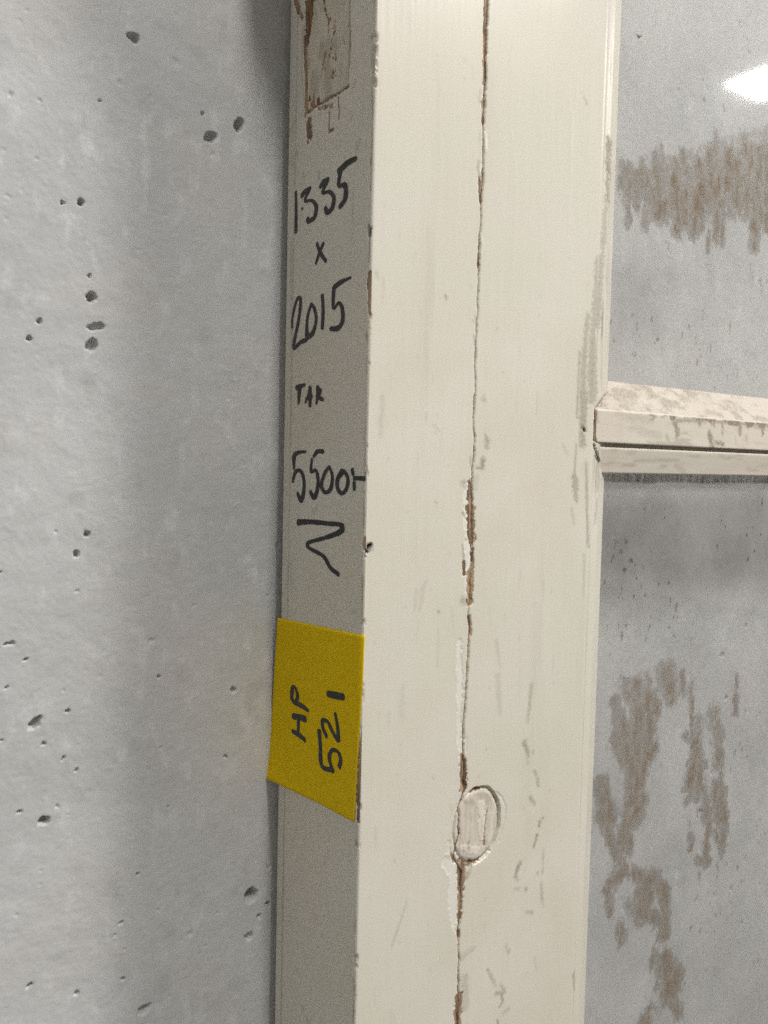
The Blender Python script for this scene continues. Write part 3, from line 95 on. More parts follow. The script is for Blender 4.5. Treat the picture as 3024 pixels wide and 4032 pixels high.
# ------------------------------------------------------------------ mesh helpers
def grid_mesh(name, V, masks=None, keep=None, wrap=False, flip=False, smooth=True):
    """V: (rows, cols, 3) metres -> quad grid mesh; masks: (rows, cols, 4)"""
    nr, nc = V.shape[:2]
    idx = np.arange(nr*nc).reshape(nr, nc)
    if wrap: j1 = np.roll(idx, -1, 1); a, b, c, d = idx[:-1], j1[:-1], j1[1:], idx[1:]
    else: a, b, c, d = idx[:-1, :-1], idx[:-1, 1:], idx[1:, 1:], idx[1:, :-1]
    q = np.stack([a, d, c, b] if flip else [a, b, c, d], -1).reshape(-1, 4)
    if keep is not None: q = q[keep.reshape(-1)]
    me = bpy.data.meshes.new(name)
    me.vertices.add(nr*nc); me.vertices.foreach_set('co', V.reshape(-1).astype(np.float32))
    me.loops.add(q.size); me.loops.foreach_set('vertex_index', q.reshape(-1).astype(np.int32))
    me.polygons.add(len(q)); me.polygons.foreach_set('loop_start', (np.arange(len(q))*4).astype(np.int32))
    me.update(calc_edges=True)
    if smooth: me.polygons.foreach_set('use_smooth', np.ones(len(q), bool))
    if masks is not None:
        at = me.color_attributes.new('marks', 'FLOAT_COLOR', 'POINT')
        at.data.foreach_set('color', np.clip(masks, 0, 1).reshape(-1).astype(np.float32))
    me.validate()
    return me
def link(name, me, mat, parent=None):
    o = bpy.data.objects.new(name, me); COL.objects.link(o)
    if mat: me.materials.append(mat)
    if parent: o.parent = parent
    return o
def tag(o, label, cat=None, group=None):
    o['label'] = label
    if cat: o['category'] = cat
    if group: o['group'] = group
    return o
def empty(name, loc=(0, 0, 0)):
    o = bpy.data.objects.new(name, None); COL.objects.link(o); o.location = loc; o.empty_display_size = .05; return o
def box_mesh(name, x0, x1, y0, y1, z0, z1):
    me = bpy.data.meshes.new(name)
    v = [(x, y, z) for x in (x0, x1) for y in (y0, y1) for z in (z0, z1)]
    me.from_pydata(v, [], [(0, 1, 3, 2), (4, 6, 7, 5), (0, 4, 5, 1), (2, 3, 7, 6), (0, 2, 6, 4), (1, 5, 7, 3)]); me.update(); return me
def catmull(P, w, n=7):
    P = np.array(P, float); w = np.array(w, float)
    if len(P) < 3:
        t = np.linspace(0, 1, 8)[:, None]; return P[0]+(P[-1]-P[0])*t, w[0]+(w[-1]-w[0])*t[:, 0]
    Q = np.vstack([2*P[0]-P[1], P, 2*P[-1]-P[-2]]); W = np.r_[w[0], w, w[-1]]; o = []; ow = []
    for i in range(1, len(Q)-2):
        for t in np.linspace(0, 1, n, endpoint=False):
            o.append(.5*((2*Q[i])+(-Q[i-1]+Q[i+1])*t+(2*Q[i-1]-5*Q[i]+4*Q[i+1]-Q[i+2])*t*t+(-Q[i-1]+3*Q[i]-3*Q[i+1]+Q[i+2])*t**3))
            ow.append(W[i]+(W[i+1]-W[i])*t)
    o.append(Q[-2]); ow.append(W[-2]); return np.array(o), np.array(ow)
def ink_mesh(name, strokes, surf, lift, seed=0):
    """pen strokes as thin raised ribbons with round ends; surf(a_mm, b_mm) -> point, lift along -x"""
    vs = []; fs = []
    for k, (pts, ws, I) in enumerate(strokes):
        C, w = catmull(pts, ws); n = len(C)
        T = np.gradient(C, axis=0); T /= np.linalg.norm(T, axis=1)[:, None]+1e-9
        # round caps
        pre = []; 
        for a in (80, 55, 25): pre.append((C[0]-T[0]*w[0]/2*math.sin(math.radians(a)), T[0], w[0]*math.cos(math.radians(a))))
        post = []
        for a in (25, 55, 80): post.append((C[-1]+T[-1]*w[-1]/2*math.sin(math.radians(a)), T[-1], w[-1]*math.cos(math.radians(a))))
        seq = pre+[(C[i], T[i], w[i]*(1+.10*float(noise(np.array(i*.45), np.array(k*3.1), seed)))) for i in range(n)]+post
        base = len(vs); l = lift+.00002*k
        for c, t, ww in seq:
            nrm = np.array([-t[1], t[0]])
            for s in (.5, 0, -.5):
                q = c+nrm*ww*1.18*s*(1+.62*t[1]*t[1]); p = surf(q[0], q[1]); vs.append((p[0]-l*(1.0 if s == 0 else .9), p[1], p[2]))
        for i in range(len(seq)-1):
            for j in (0, 1):
                b = base+i*3+j; fs.append((b, b+1, b+4, b+3))
    me = bpy.data.meshes.new(name); me.from_pydata(vs, [], fs); me.update(); return me
# ------------------------------------------------------------------ materials
def mat(name):
    m = bpy.data.materials.new(name); m.use_nodes = True; nt = m.node_tree; nt.nodes.clear()
    out = nt.nodes.new('ShaderNodeOutputMaterial')
    return m, nt, out
def N(nt, t, **kw):
    n = nt.nodes.new(t)
    for k, v in kw.items(): setattr(n, k, v)
    return n
def noise_tex(nt, vec, scale, detail=3, stretch=None, rough=.55):
    if stretch:
        mp = N(nt, 'ShaderNodeMapping'); mp.inputs['Scale'].default_value = stretch; nt.links.new(vec, mp.inputs[0]); vec = mp.outputs[0]
    t = N(nt, 'ShaderNodeTexNoise'); t.inputs['Scale'].default_value = scale; t.inputs['Detail'].default_value = detail; t.inputs['Roughness'].default_value = rough
    nt.links.new(vec, t.inputs['Vector']); return t.outputs['Fac']
def ramp(nt, fac, a, b, lo=0., hi=1.):
    r = N(nt, 'ShaderNodeMapRange', interpolation_type='SMOOTHSTEP'); r.inputs[1].default_value = a; r.inputs[2].default_value = b; r.inputs[3].default_value = lo; r.inputs[4].default_value = hi
    nt.links.new(fac, r.inputs[0]); return r.outputs[0]
def mixc(nt, fac, a, b):
    m = N(nt, 'ShaderNodeMix', data_type='RGBA')
    for s, v in ((m.inputs[0], fac), (m.inputs[6], a), (m.inputs[7], b)):
        if isinstance(v, (tuple, list)): s.default_value = tuple(v)+(1,) if len(v) == 3 else v
        elif isinstance(v, (int, float)): s.default_value = v
        else: nt.links.new(v, s)
    return m.outputs[2]
def mth(nt, op, a, b=None, clamp=False):
    m = N(nt, 'ShaderNodeMath', operation=op, use_clamp=clamp)
    for s, v in ((m.inputs[0], a), (m.inputs[1], b)):
        if v is None: continue
        if isinstance(v, (int, float)): s.default_value = v
        else: nt.links.new(v, s)
    return m.outputs[0]
def bump(nt, h, strength, dist, prev=None):
    b = N(nt, 'ShaderNodeBump'); b.inputs['Strength'].default_value = strength; b.inputs['Distance'].default_value = dist
    nt.links.new(h, b.inputs['Height'])
    if prev: nt.links.new(prev, b.inputs['Normal'])
    return b.outputs[0]
def paint_material(name, base, rough=.36, grime=1.0, wood_dark=(.16, .105, .066), wood_light=(.47, .33, .205)):
    """old cream gloss paint on wood; vertex marks: R bare wood, G grime, B white undercoat, A black"""
    m, nt, out = mat(name); L = nt.links
    geo = N(nt, 'ShaderNodeNewGeometry').outputs['Position']
    at = N(nt, 'ShaderNodeVertexColor', layer_name='marks'); sep = N(nt, 'ShaderNodeSeparateColor'); L.new(at.outputs[0], sep.inputs[0])
    cloud = noise_tex(nt, geo, 14, 3); streak = noise_tex(nt, geo, 55, 4, (1, 1, .07)); fine = noise_tex(nt, geo, 900, 3); mid = noise_tex(nt, geo, 160, 4, (1, 1, .35))
    b2 = (base[0]*.94, base[1]*.91, base[2]*.86)
    c = mixc(nt, ramp(nt, cloud, .35, .68), base, b2)
    c = mixc(nt, ramp(nt, noise_tex(nt, geo, 7, 2), .4, .62, 0, .45), c, (base[0]*.94, base[1]*.985, base[2]*.945))
    c = mixc(nt, ramp(nt, noise_tex(nt, geo, 5.3, 2), .5, .66, 0, .5), c, (base[0]*.985, base[1]*.95, base[2]*.94))
    c = mixc(nt, ramp(nt, streak, .58, .78, 0, .16*grime), c, (base[0]*.62, base[1]*.56, base[2]*.48))
    c = mixc(nt, ramp(nt, mid, .66, .80, 0, .16*grime), c, (base[0]*.66, base[1]*.6, base[2]*.52))
    c = mixc(nt, ramp(nt, noise_tex(nt, geo, 1300, 2), .3, .7, 0, .11), c, (base[0]*.6, base[1]*.58, base[2]*.55))
    c = mixc(nt, mth(nt, 'MULTIPLY', sep.outputs[2], .8), c, (base[0]*1.08, base[1]*1.10, base[2]*1.13))
    gb = ramp(nt, fine, .25, .7, .55, 1.0)
    c = mixc(nt, mth(nt, 'MULTIPLY', sep.outputs[1], gb), c, (.15, .105, .066))
    wn = noise_tex(nt, geo, 420, 4, (1, 1, .12))
    wood = mixc(nt, ramp(nt, wn, .35, .65), wood_dark, wood_light)
    wf = ramp(nt, mth(nt, 'ADD', sep.outputs[0], mth(nt, 'MULTIPLY', mth(nt, 'SUBTRACT', fine, .5), .9)), .38, .55)
    wf = mth(nt, 'MULTIPLY', wf, ramp(nt, sep.outputs[0], .03, .12))
    c = mixc(nt, wf, c, wood)
    c = mixc(nt, at.outputs[1], c, (.012, .011, .011))
    p = N(nt, 'ShaderNodeBsdfPrincipled'); L.new(c, p.inputs['Base Color'])
    r = mth(nt, 'ADD', mth(nt, 'MULTIPLY', mth(nt, 'MAXIMUM', wf, sep.outputs[1]), .4), ramp(nt, cloud, .3, .7, rough-.05, rough+.07), True)
    L.new(r, p.inputs['Roughness']); p.inputs['Specular IOR Level'].default_value = .38
    n = bump(nt, streak, .05, .0012)
    n = bump(nt, noise_tex(nt, geo, 260, 3, (1, 1, .1)), .05, .0004, n)
    n = bump(nt, wn, .0, .0004, n)
    L.new(n, p.inputs['Normal']); L.new(p.outputs[0], out.inputs[0]); return m
def simple(name, colr, rough, var=.12, scale=300, bmp=.1, spec=.5):
    m, nt, out = mat(name); geo = N(nt, 'ShaderNodeNewGeometry').outputs['Position']
    f = noise_tex(nt, geo, scale, 4)
    c = mixc(nt, ramp(nt, f, .3, .7), tuple(x*(1-var) for x in colr), tuple(min(1, x*(1+var)) for x in colr))
    p = N(nt, 'ShaderNodeBsdfPrincipled'); nt.links.new(c, p.inputs['Base Color']); p.inputs['Roughness'].default_value = rough; p.inputs['Specular IOR Level'].default_value = spec
    nt.links.new(bump(nt, f, bmp, .0005), p.inputs['Normal']); nt.links.new(p.outputs[0], out.inputs[0]); return m
def emit(name, colr, s):
    m, nt, out = mat(name); e = N(nt, 'ShaderNodeEmission'); e.inputs[0].default_value = colr+(1,); e.inputs[1].default_value = s
    nt.links.new(e.outputs[0], out.inputs[0]); return m
def concrete_material():
    m, nt, out = mat('concrete'); L = nt.links
    geo = N(nt, 'ShaderNodeNewGeometry').outputs['Position']
    at = N(nt, 'ShaderNodeVertexColor', layer_name='marks'); sep = N(nt, 'ShaderNodeSeparateColor'); L.new(at.outputs[0], sep.inputs[0])
    c = mixc(nt, ramp(nt, noise_tex(nt, geo, 9, 4), .32, .68), (.555, .562, .55), (.66, .668, .655))
    c = mixc(nt, ramp(nt, noise_tex(nt, geo, 16, 2), .42, .62, 0, .5), c, (.625, .605, .595))
    c = mixc(nt, ramp(nt, noise_tex(nt, geo, 70, 5), .54, .74, 0, .42), c, (.42, .43, .415))
    c = mixc(nt, ramp(nt, noise_tex(nt, geo, 130, 4, (1, 1, .5)), .54, .72, 0, .6), c, (.76, .765, .76))
    c = mixc(nt, mth(nt, 'MULTIPLY', sep.outputs[2], .55), c, (.80, .80, .80))
    c = mixc(nt, ramp(nt, noise_tex(nt, geo, 1500, 2), .3, .7, 0, .22), c, (.46, .46, .45))
    c = mixc(nt, mth(nt, 'MULTIPLY', sep.outputs[1], .45), c, (.23, .22, .20))
    p = N(nt, 'ShaderNodeBsdfPrincipled'); L.new(c, p.inputs['Base Color']); p.inputs['Roughness'].default_value = .62; p.inputs['Specular IOR Level'].default_value = .35
    n = bump(nt, noise_tex(nt, geo, 110, 5), .22, .0016)
    n = bump(nt, noise_tex(nt, geo, 700, 3), .12, .0004, n)
    L.new(n, p.inputs['Normal']); L.new(p.outputs[0], out.inputs[0]); return m
def glass_material():
    m, nt, out = mat('dusty_glass'); L = nt.links
    geo = N(nt, 'ShaderNodeNewGeometry').outputs['Position']
    at = N(nt, 'ShaderNodeVertexColor', layer_name='marks'); sep = N(nt, 'ShaderNodeSeparateColor'); L.new(at.outputs[0], sep.inputs[0])
    tr = N(nt, 'ShaderNodeBsdfTransparent'); tr.inputs[0].default_value = (.985, .98, .97, 1)
    gl = N(nt, 'ShaderNodeBsdfGlossy'); gl.inputs['Roughness'].default_value = .05
    fr = N(nt, 'ShaderNodeFresnel'); bk = N(nt, 'ShaderNodeNewGeometry'); L.new(mth(nt, 'ADD', mth(nt, 'MULTIPLY', bk.outputs['Backfacing'], 1/1.52-1.52), 1.52), fr.inputs[0])
    ff = mth(nt, 'MULTIPLY', fr.outputs[0], 1.85, True)
    gh = N(nt, 'ShaderNodeBsdfGlossy'); gh.inputs['Roughness'].default_value = .30
    mg = N(nt, 'ShaderNodeMixShader'); mg.inputs[0].default_value = .16; L.new(gl.outputs[0], mg.inputs[1]); L.new(gh.outputs[0], mg.inputs[2])
    mx = N(nt, 'ShaderNodeMixShader'); L.new(ff, mx.inputs[0]); L.new(tr.outputs[0], mx.inputs[1]); L.new(mg.outputs[0], mx.inputs[2])
    dust = ramp(nt, noise_tex(nt, geo, 22, 4), .3, .7, .13, .26)
    dust = mth(nt, 'ADD', dust, ramp(nt, noise_tex(nt, geo, 320, 4, (1, 1, .5)), .58, .8, 0, .08))
    fine = noise_tex(nt, geo, 240, 4, (1, 1, .25))
    st = mth(nt, 'MULTIPLY', sep.outputs[1], ramp(nt, fine, .25, .75, .55, .95))
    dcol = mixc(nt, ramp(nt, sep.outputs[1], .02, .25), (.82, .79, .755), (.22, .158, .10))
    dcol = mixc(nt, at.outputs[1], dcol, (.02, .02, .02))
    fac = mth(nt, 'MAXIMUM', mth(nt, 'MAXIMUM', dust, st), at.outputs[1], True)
    df = N(nt, 'ShaderNodeBsdfDiffuse'); L.new(dcol, df.inputs[0])
    m2 = N(nt, 'ShaderNodeMixShader'); L.new(fac, m2.inputs[0]); L.new(mx.outputs[0], m2.inputs[1]); L.new(df.outputs[0], m2.inputs[2])
    L.new(m2.outputs[0], out.inputs[0]); return m
def pane_back():
    m, nt, out = mat('clear_glass'); tr = N(nt, 'ShaderNodeBsdfTransparent'); tr.inputs[0].default_value = (.995, .997, .996, 1); nt.links.new(tr.outputs[0], out.inputs[0]); return m
CREAM = (.80, .76, .66)
M_paint = paint_material('cream_gloss_paint', CREAM, .24)
M_bar = paint_material('cream_bar_paint', (.77, .705, .61), .36, 1.3)
M_patch = paint_material('worn_patch_paint', (.72, .66, .55), .5, 1.6, (.12, .065, .03), (.40, .22, .10))
M_ink = simple('black_marker_ink', (.014, .013, .016), .38, .3)
M_note = simple('yellow_paper', (.81, .56, .006), .8, .07, 1400, .10, .12)
M_conc = concrete_material()
M_glass = glass_material(); M_back = pane_back()
M_ceil = simple('ceiling_paint', (.55, .55, .55), .8, .05, 8)
M_white = simple('white_board', (.88, .84, .83), .7, .03, 8)
M_floor = simple('floor_concrete', (.08, .075, .07), .7, .1, 6)
M_metal = simple('white_metal', (.8, .8, .8), .4, .03)
M_caster = simple('caster_paint', (.62, .58, .5), .5, .1)
# ------------------------------------------------------------------ concrete wall with air holes
def rng(segs):
    o = []
    for a, b, s in segs:
        n = max(1, int(round((b-a)/s))); o += list(np.linspace(a, b, n, endpoint=False))
    o.append(segs[-1][1]); return np.array(o)
def build_wall():
    xs = rng([(-2500, -420, 130), (-420, -300, 10), (-300, -140, .9), (-140, 14, .5), (14, 220, 6), (220, 480, .8), (480, 620, 5), (620, 900, 35), (900, 3500, 200)])
    zs = rng([(-1400, -480, 60), (-480, -300, 2), (-300, 240, .55), (240, 380, 1.2), (380, 1250, 60)])
    X, Z = np.meshgrid(xs, zs)
    fine = sstep(-318, -300, X)*sstep(484, 478, X)*(sstep(10, 15, X)*sstep(224, 219, X) < .5)*sstep(-330, -300, Z)*sstep(300, 240, Z)
    H = .35*fbm(X/60, Z/60, 3, 3)*sstep(-400, -330, X)*sstep(600, 500, X) + (.20*fbm(X/8, Z/8, 9, 4) + .05*noise(X/1.7, Z/1.7, 12))*fine
    D = np.zeros(X.shape)
    wx = X+.8*fbm(X*.8, Z*.8, 21, 3); wz = Z+.8*fbm(X*.8, Z*.8, 22, 3)
    rp = random.Random(31)
    more = [[rp.uniform(-298, -142), rp.uniform(-280, 220), rp.uniform(.6, 1.6), rp.uniform(.6, 1.8), rp.uniform(-40, 40), rp.choice((.4, .6, .8, 1))] for _ in range(60)]
    for x, z, rx, rz, ang, dep in PITS+more:
        rx *= .88; rz *= .88; R = max(rx, rz)*2+1
        jx = (xs > x-R) & (xs < x+R); jz = (zs > z-R) & (zs < z+R)
        if not jx.any() or not jz.any(): continue
        sl = np.ix_(np.nonzero(jz)[0], np.nonzero(jx)[0])
        a = math.radians(-ang); ca, sa = math.cos(a), math.sin(a)
        u = (wx[sl]-x)*ca+(wz[sl]-z)*sa; v = -(wx[sl]-x)*sa+(wz[sl]-z)*ca
        r = np.sqrt((u/max(rx, .55))**2+(v/max(rz, .55))**2)
        k = sstep(1.15, .55 if dep > .6 else .2, r)
        D[sl] = np.maximum(D[sl], k*(dep if dep > .6 else dep*dep*.9)*(1.3+1.9*min(rx, rz)))
    G = np.zeros(X.shape); Wm = np.zeros(X.shape)
    r_ = random.Random(5); st = []
    for k in range(70):      # pale scrape marks near the frame and a few lower down
        x = r_.uniform(-34, -4); z = r_.uniform(-30, 60) if k < 46 else r_.uniform(-260, 100); l = r_.uniform(1, 5); a = math.radians(r_.uniform(-50, 40))
        st.append([[[x, z], [x+l*math.cos(a), z+l*math.sin(a)]], [r_.uniform(.5, 1.6), .4], r_.uniform(.25, .75)])
    for k in range(60):
        x = r_.uniform(-135, 10); z = r_.uniform(-270, 210); l = r_.uniform(.5, 4)
        st.append([[[x, z], [x+l*.4, z-l*.5]], [r_.uniform(.5, 1.4), .5], r_.uniform(.15, .5)])
    Wm = paint(X, Z, st, ragged=.6, seed=40)
    sp = []
    for k in range(420):     # tiny specks
        x = r_.choice((r_.uniform(-140, 12), r_.uniform(220, 470))); z = r_.uniform(-300, 240); w = r_.choice((.5, .6, .8, 1.2, 2.2))
        sp.append([[[x, z], [x+r_.uniform(-1, 1), z-r_.uniform(0, 1.5)]], [w, w*.7], r_.uniform(.2, .7)*(.5 if w > 1 else 1)])
    G = paint(X, Z, sp, ragged=.7, seed=77)
    V = np.stack([X/1000, WALL_Y-(H-D+.28*Wm)/1000, Z/1000], -1)
    o = link('concrete_wall', grid_mesh('concrete_wall', V, np.stack([0*G, G, Wm, 0*G], -1)), M_conc)
    tag(o, 'pale grey concrete wall pitted with small air holes behind the old window', 'wall')
build_wall()
# ------------------------------------------------------------------ ceiling, duct casing and the ceiling light mirrored in the upper pane
def struct(name, me, m):
    o = link(name, me, m); o['kind'] = 'structure'; return o
struct('ceiling', box_mesh('ceiling', -4, 8, -8, .5, CEIL, CEIL+.1), M_ceil)
def at_height(x, y, z):      # a point seen in the pane, measured for a ceiling 1.2 m up, moved to height z
    k = (z-.27)/.93; return .25+(x-.25)*k, .012+(y-.012)*k
struct('floor', box_mesh('floor', -4, 8, -8, .5, -1.5, -1.4), M_floor)
bx, by = at_height(2.070, -1.285, BULK)
struct('ceiling_casing', box_mesh('ceiling_casing', -3, bx, by, WALL_Y-.002, BULK, CEIL-.002), M_white)
def luminaire(x0, x1, y0, y1, z, strength, label, colr=(1, .985, .965), up=False):
    t = empty('ceiling_light', ((x0+x1)/2, (y0+y1)/2, z))
    hx, hy = (x1-x0)/2, (y1-y0)/2
    h = link('housing', box_mesh('housing', -hx-.012, hx+.012, -hy-.012, hy+.012, .004, .045), M_metal, t)
    d = link('diffuser', box_mesh('diffuser', -hx, hx, -hy, hy, -.006, .003) if not up else box_mesh('diffuser', -hx, hx, -hy, hy, .046, .052), emit('lit_diffuser', colr, strength), t)
    tag(t, label, 'ceiling light', None)
    return t
HANG = 1.48
lx0, ly0 = at_height(2.213, -1.310, HANG); lx1, ly1 = at_height(2.395, -.75, HANG)
luminaire(lx0, lx1, ly0, ly1, HANG, LAMP_SIDE, 'long white ceiling light beside the boxed casing, mirrored in the upper pane')
luminaire(-.06, .07, -1.38, -.78, BULK-.36, LAMP_MAIN, 'oblong white ceiling light lighting the window from above')
luminaire(1.15, 1.47, -1.45, -1.00, HANG+.06, LAMP_NEAR, 'square white ceiling light to the right of the oblong one')
luminaire(2.35, 2.75, -1.15, -.85, BULK-.50, FILL_UP, 'added unseen uplight brightening the white boxed casing', up=True)  # unseen fill, added only to brighten the casing mirrored in the pane
# ------------------------------------------------------------------ the old window
win = empty('old_window', (0, 0, 0))
tag(win, 'old cream painted wooden window with flaking joint leaning on the concrete wall', 'window')
cr = np.array(sorted(CRACK))
def crack_at(z):
    xc = np.interp(z, cr[:, 0], cr[:, 1]); w = np.interp(z, cr[:, 0], cr[:, 2])
    j = .22*fbm(z/1.6, z*0+3, 5, 3); w = w*.68; a = .13+.24*np.minimum(w, 1.5)
    return xc-w/2+j+a*fbm(z/1.5, z*0+9, 2, 4), np.maximum(xc+w/2+j+a*fbm(z/1.5, z*0+19, 4, 4), xc-w/2+j+a*fbm(z/1.5, z*0+9, 2, 4)+.1)
ZS = rng([(-450, -290, 20), (-290, 225, .45), (225, 450, 20)])
rs_ = random.Random(9)
for k in range(150):      # faint scuffs and specks all over the old paint
    x = rs_.uniform(3, 133); z = rs_.uniform(-285, 222); l = rs_.choice((.3, .6, 1.5, 4, 9)); w = rs_.uniform(.35, 1.1) if l > 1 else rs_.uniform(.4, .9)
    FRONT[1].append([[[x, z], [x+rs_.uniform(-.12, .12)*l, z-l]], [w, w*.6], rs_.uniform(.08, .30) if l > 1 else rs_.uniform(.2, .6)])
for k in range(60):
    y = rs_.uniform(3, 62); z = rs_.uniform(-285, 222); l = rs_.choice((.3, .8, 3, 8)); w = rs_.uniform(.35, 1.0)
    SIDE[1].append([[[y, z], [y+rs_.uniform(-.1, .1)*l, z-l]], [w, w*.6], rs_.uniform(.08, .32)])
SAGS = [[[74, 152], [76.5, 138], [78, 118], [77, 92]], [[90, 40], [87, 22], [86, -5], [88, -40]], [[112, 170], [113, 140], [112, 118]], [[30, 60], [31, 30], [29, 0], [27, -30]], [[24, -40], [20, -60], [18, -75]], [[100, -60], [101, -100], [99, -150]]]
FR_W, FR_D, FR_H, FR_K = FRONT
def marks(A, B, sets, seed, **kw):
    z = np.zeros(A.shape); o = [z, z, z, z]
    par = [dict(ragged=.6, edge=.3, fscale=1.1), dict(ragged=.9, edge=.9, soft=1., grain=.55), dict(ragged=.75, edge=.2, fscale=.9), dict(ragged=.3, edge=.2)]
    for i, s in enumerate(sets):
        if s: o[i] = paint(A, B, s, seed=seed+i*9, **par[i])
    return np.stack(o, -1)
PCX, PCZ, PRX, PRZ = PLUG
def plug_r(X, Z): return np.hypot((X-PCX)/PRX, (Z-PCZ)/PRZ)+.025*fbm(X/3, Z/3, 88, 2)
def front_height(X, Z, m):
    h = .10*fbm(X/28, Z/70, 31, 3)+.035*fbm(X/2.2, Z/26, 32, 2)
    h = h - .45*m[..., 0] - .10*m[..., 1]*.5 - .22*sstep(.15, .6, m[..., 2]) - 1.2*m[..., 3]
    xl, xr = crack_at(ZS[:X.shape[0]]) if X.shape[0] == len(ZS) else (0, 0)
    if X.shape[0] == len(ZS):
        rd = .30*np.exp(-((X-xr[:, None]-.5)/1.1)**2)*(X > xr[:, None]-.5)*sstep(90, 105, Z)*sstep(165, 140, Z)*sstep(-.25, .25, noise(Z/9, Z*0, 14))
        h = h+rd
    r = plug_r(X, Z)
    h = h - 2.2*sstep(1.045, 1.0, r)
    h = h + .07*paint(X, Z, [[p_, [1.2]*len(p_), 1.] for p_ in SAGS], ragged=.5, seed=62, edge=1.6, soft=1.)
    for arc, d in ((ARC, .5), (ARC2, .3)):
        h = h - d*paint(X, Z, [[arc, [.5]*len(arc), 1.]], ragged=.15, seed=60)
    return h
def stile():
    zs = ZS; xl, xr = crack_at(zs); nz = len(zs)
    cols = []
    R = 1.0
    # A: gap side
    for y in (22, 14, 7, 3, 1.4): cols.append(('k', y))
    nf = 126
    T = np.linspace(1, 0, nf)
    nc = 7
    sd = rng([(R, 62.2, .45), (62.2, 71, .35)])
    ncol = 5+nf+nc+len(sd)-1+3
    X = np.zeros((nz, ncol)); Y = np.zeros((nz, ncol)); NX = np.zeros((nz, ncol)); NY = np.zeros((nz, ncol))
    for j, (_, y) in enumerate(cols): X[:, j] = xl-.12*(y < 2)*0; Y[:, j] = y
    j = 5
    for t in T:
        x = R+(xl-R)*t; X[:, j] = x; NY[:, j] = -1
        Y[:, j] = .55*np.exp(-(xl-x)/.25)
        j += 1
    for k in range(1, nc+1):
        a = math.pi/2*k/(nc+1)
        X[:, j] = R-R*math.sin(a); Y[:, j] = R-R*math.cos(a); NX[:, j] = -math.sin(a); NY[:, j] = -math.cos(a); j += 1
    for y in sd[:-1]:
        X[:, j] = 0; Y[:, j] = y; NX[:, j] = -1
        if y > 62.2:   # shallow groove and rounded back strip
            X[:, j] = .75*np.exp(-((y-63.0)/.55)**2) + .10 + max(0, (y-64))*.05 + 1.5*max(0, (y-69)/2)**2
        j += 1
    for x, y in ((3.0, 71), (30, 71), (54, 71)):
        X[:, j] = x; Y[:, j] = y; j += 1
    Z = np.repeat(zs[:, None], ncol, 1)
    m = np.zeros((nz, ncol, 4))
    f = slice(3, 5+nf+nc); m[:, f] = marks(X[:, f], Z[:, f], FRONT, 100)
    m[:, 0:5, 0] = .9
    s = slice(5+nf+2, ncol-3); ms = marks(Y[:, s], Z[:, s], SIDE, 200); m[:, s] = np.maximum(m[:, s], ms)
    H = np.zeros((nz, ncol))
    ff = slice(5, 5+nf); H[:, ff] = front_height(X[:, ff], Z[:, ff], m[:, ff])
    ss = slice(5+nf, ncol-3)
    h = .08*fbm(Y[:, ss]/25, Z[:, ss]/60, 41, 3)+.03*fbm(Y[:, ss]/2, Z[:, ss]/24, 42, 2) - .40*m[:, ss, 0] - 1.0*m[:, ss, 3]
    d = in_poly(Y[:, ss], Z[:, ss], PATCH)
    ins = sstep(-.15, .25, d+.12*fbm(Y[:, ss]/1.5, Z[:, ss]/3, 43, 2))
    h = h-1.5*ins*(Y[:, ss] > 2)
    mm = m[:, ss]; mm[..., 0] = np.maximum(mm[..., 0], (ins > .3)*.95)
    # nicks along the corner
    cs = slice(5+nf-1, 5+nf+nc+4)
    nk = sstep(.25, .6, fbm(Z[:, cs]/5.5, X[:, cs]*.25+Y[:, cs]*.25, 51, 4))
    H[:, ss] = h; H[:, cs] -= .55*nk
    m[:, cs, 1] = np.maximum(m[:, cs, 1], .65*nk)
    # grime line where the side meets the front
    cl = slice(5+nf+nc-2, 5+nf+nc+2); m[:, cl, 1] = np.maximum(m[:, cl, 1], .55*sstep(-.25, .35, fbm(Z[:, cl]/9, Y[:, cl]*.4, 52, 3)))
    gv = slice(ncol-3-len(sd)+1+int((62.4-R)/.45)-2, ncol-3); gy = Y[:, gv]
    m[:, gv, 1] = np.maximum(m[:, gv, 1], .5*np.exp(-((gy-63.0)/.8)**2)*(.6+.4*noise(Z[:, gv]/12, gy, 8)))
    V = np.stack([(X+NX*H)/1000, (Y+NY*H)/1000, Z/1000], -1)
    return link('frame_stile', grid_mesh('frame_stile', V, m, wrap=True, flip=True), M_paint, win)
st_o = stile()
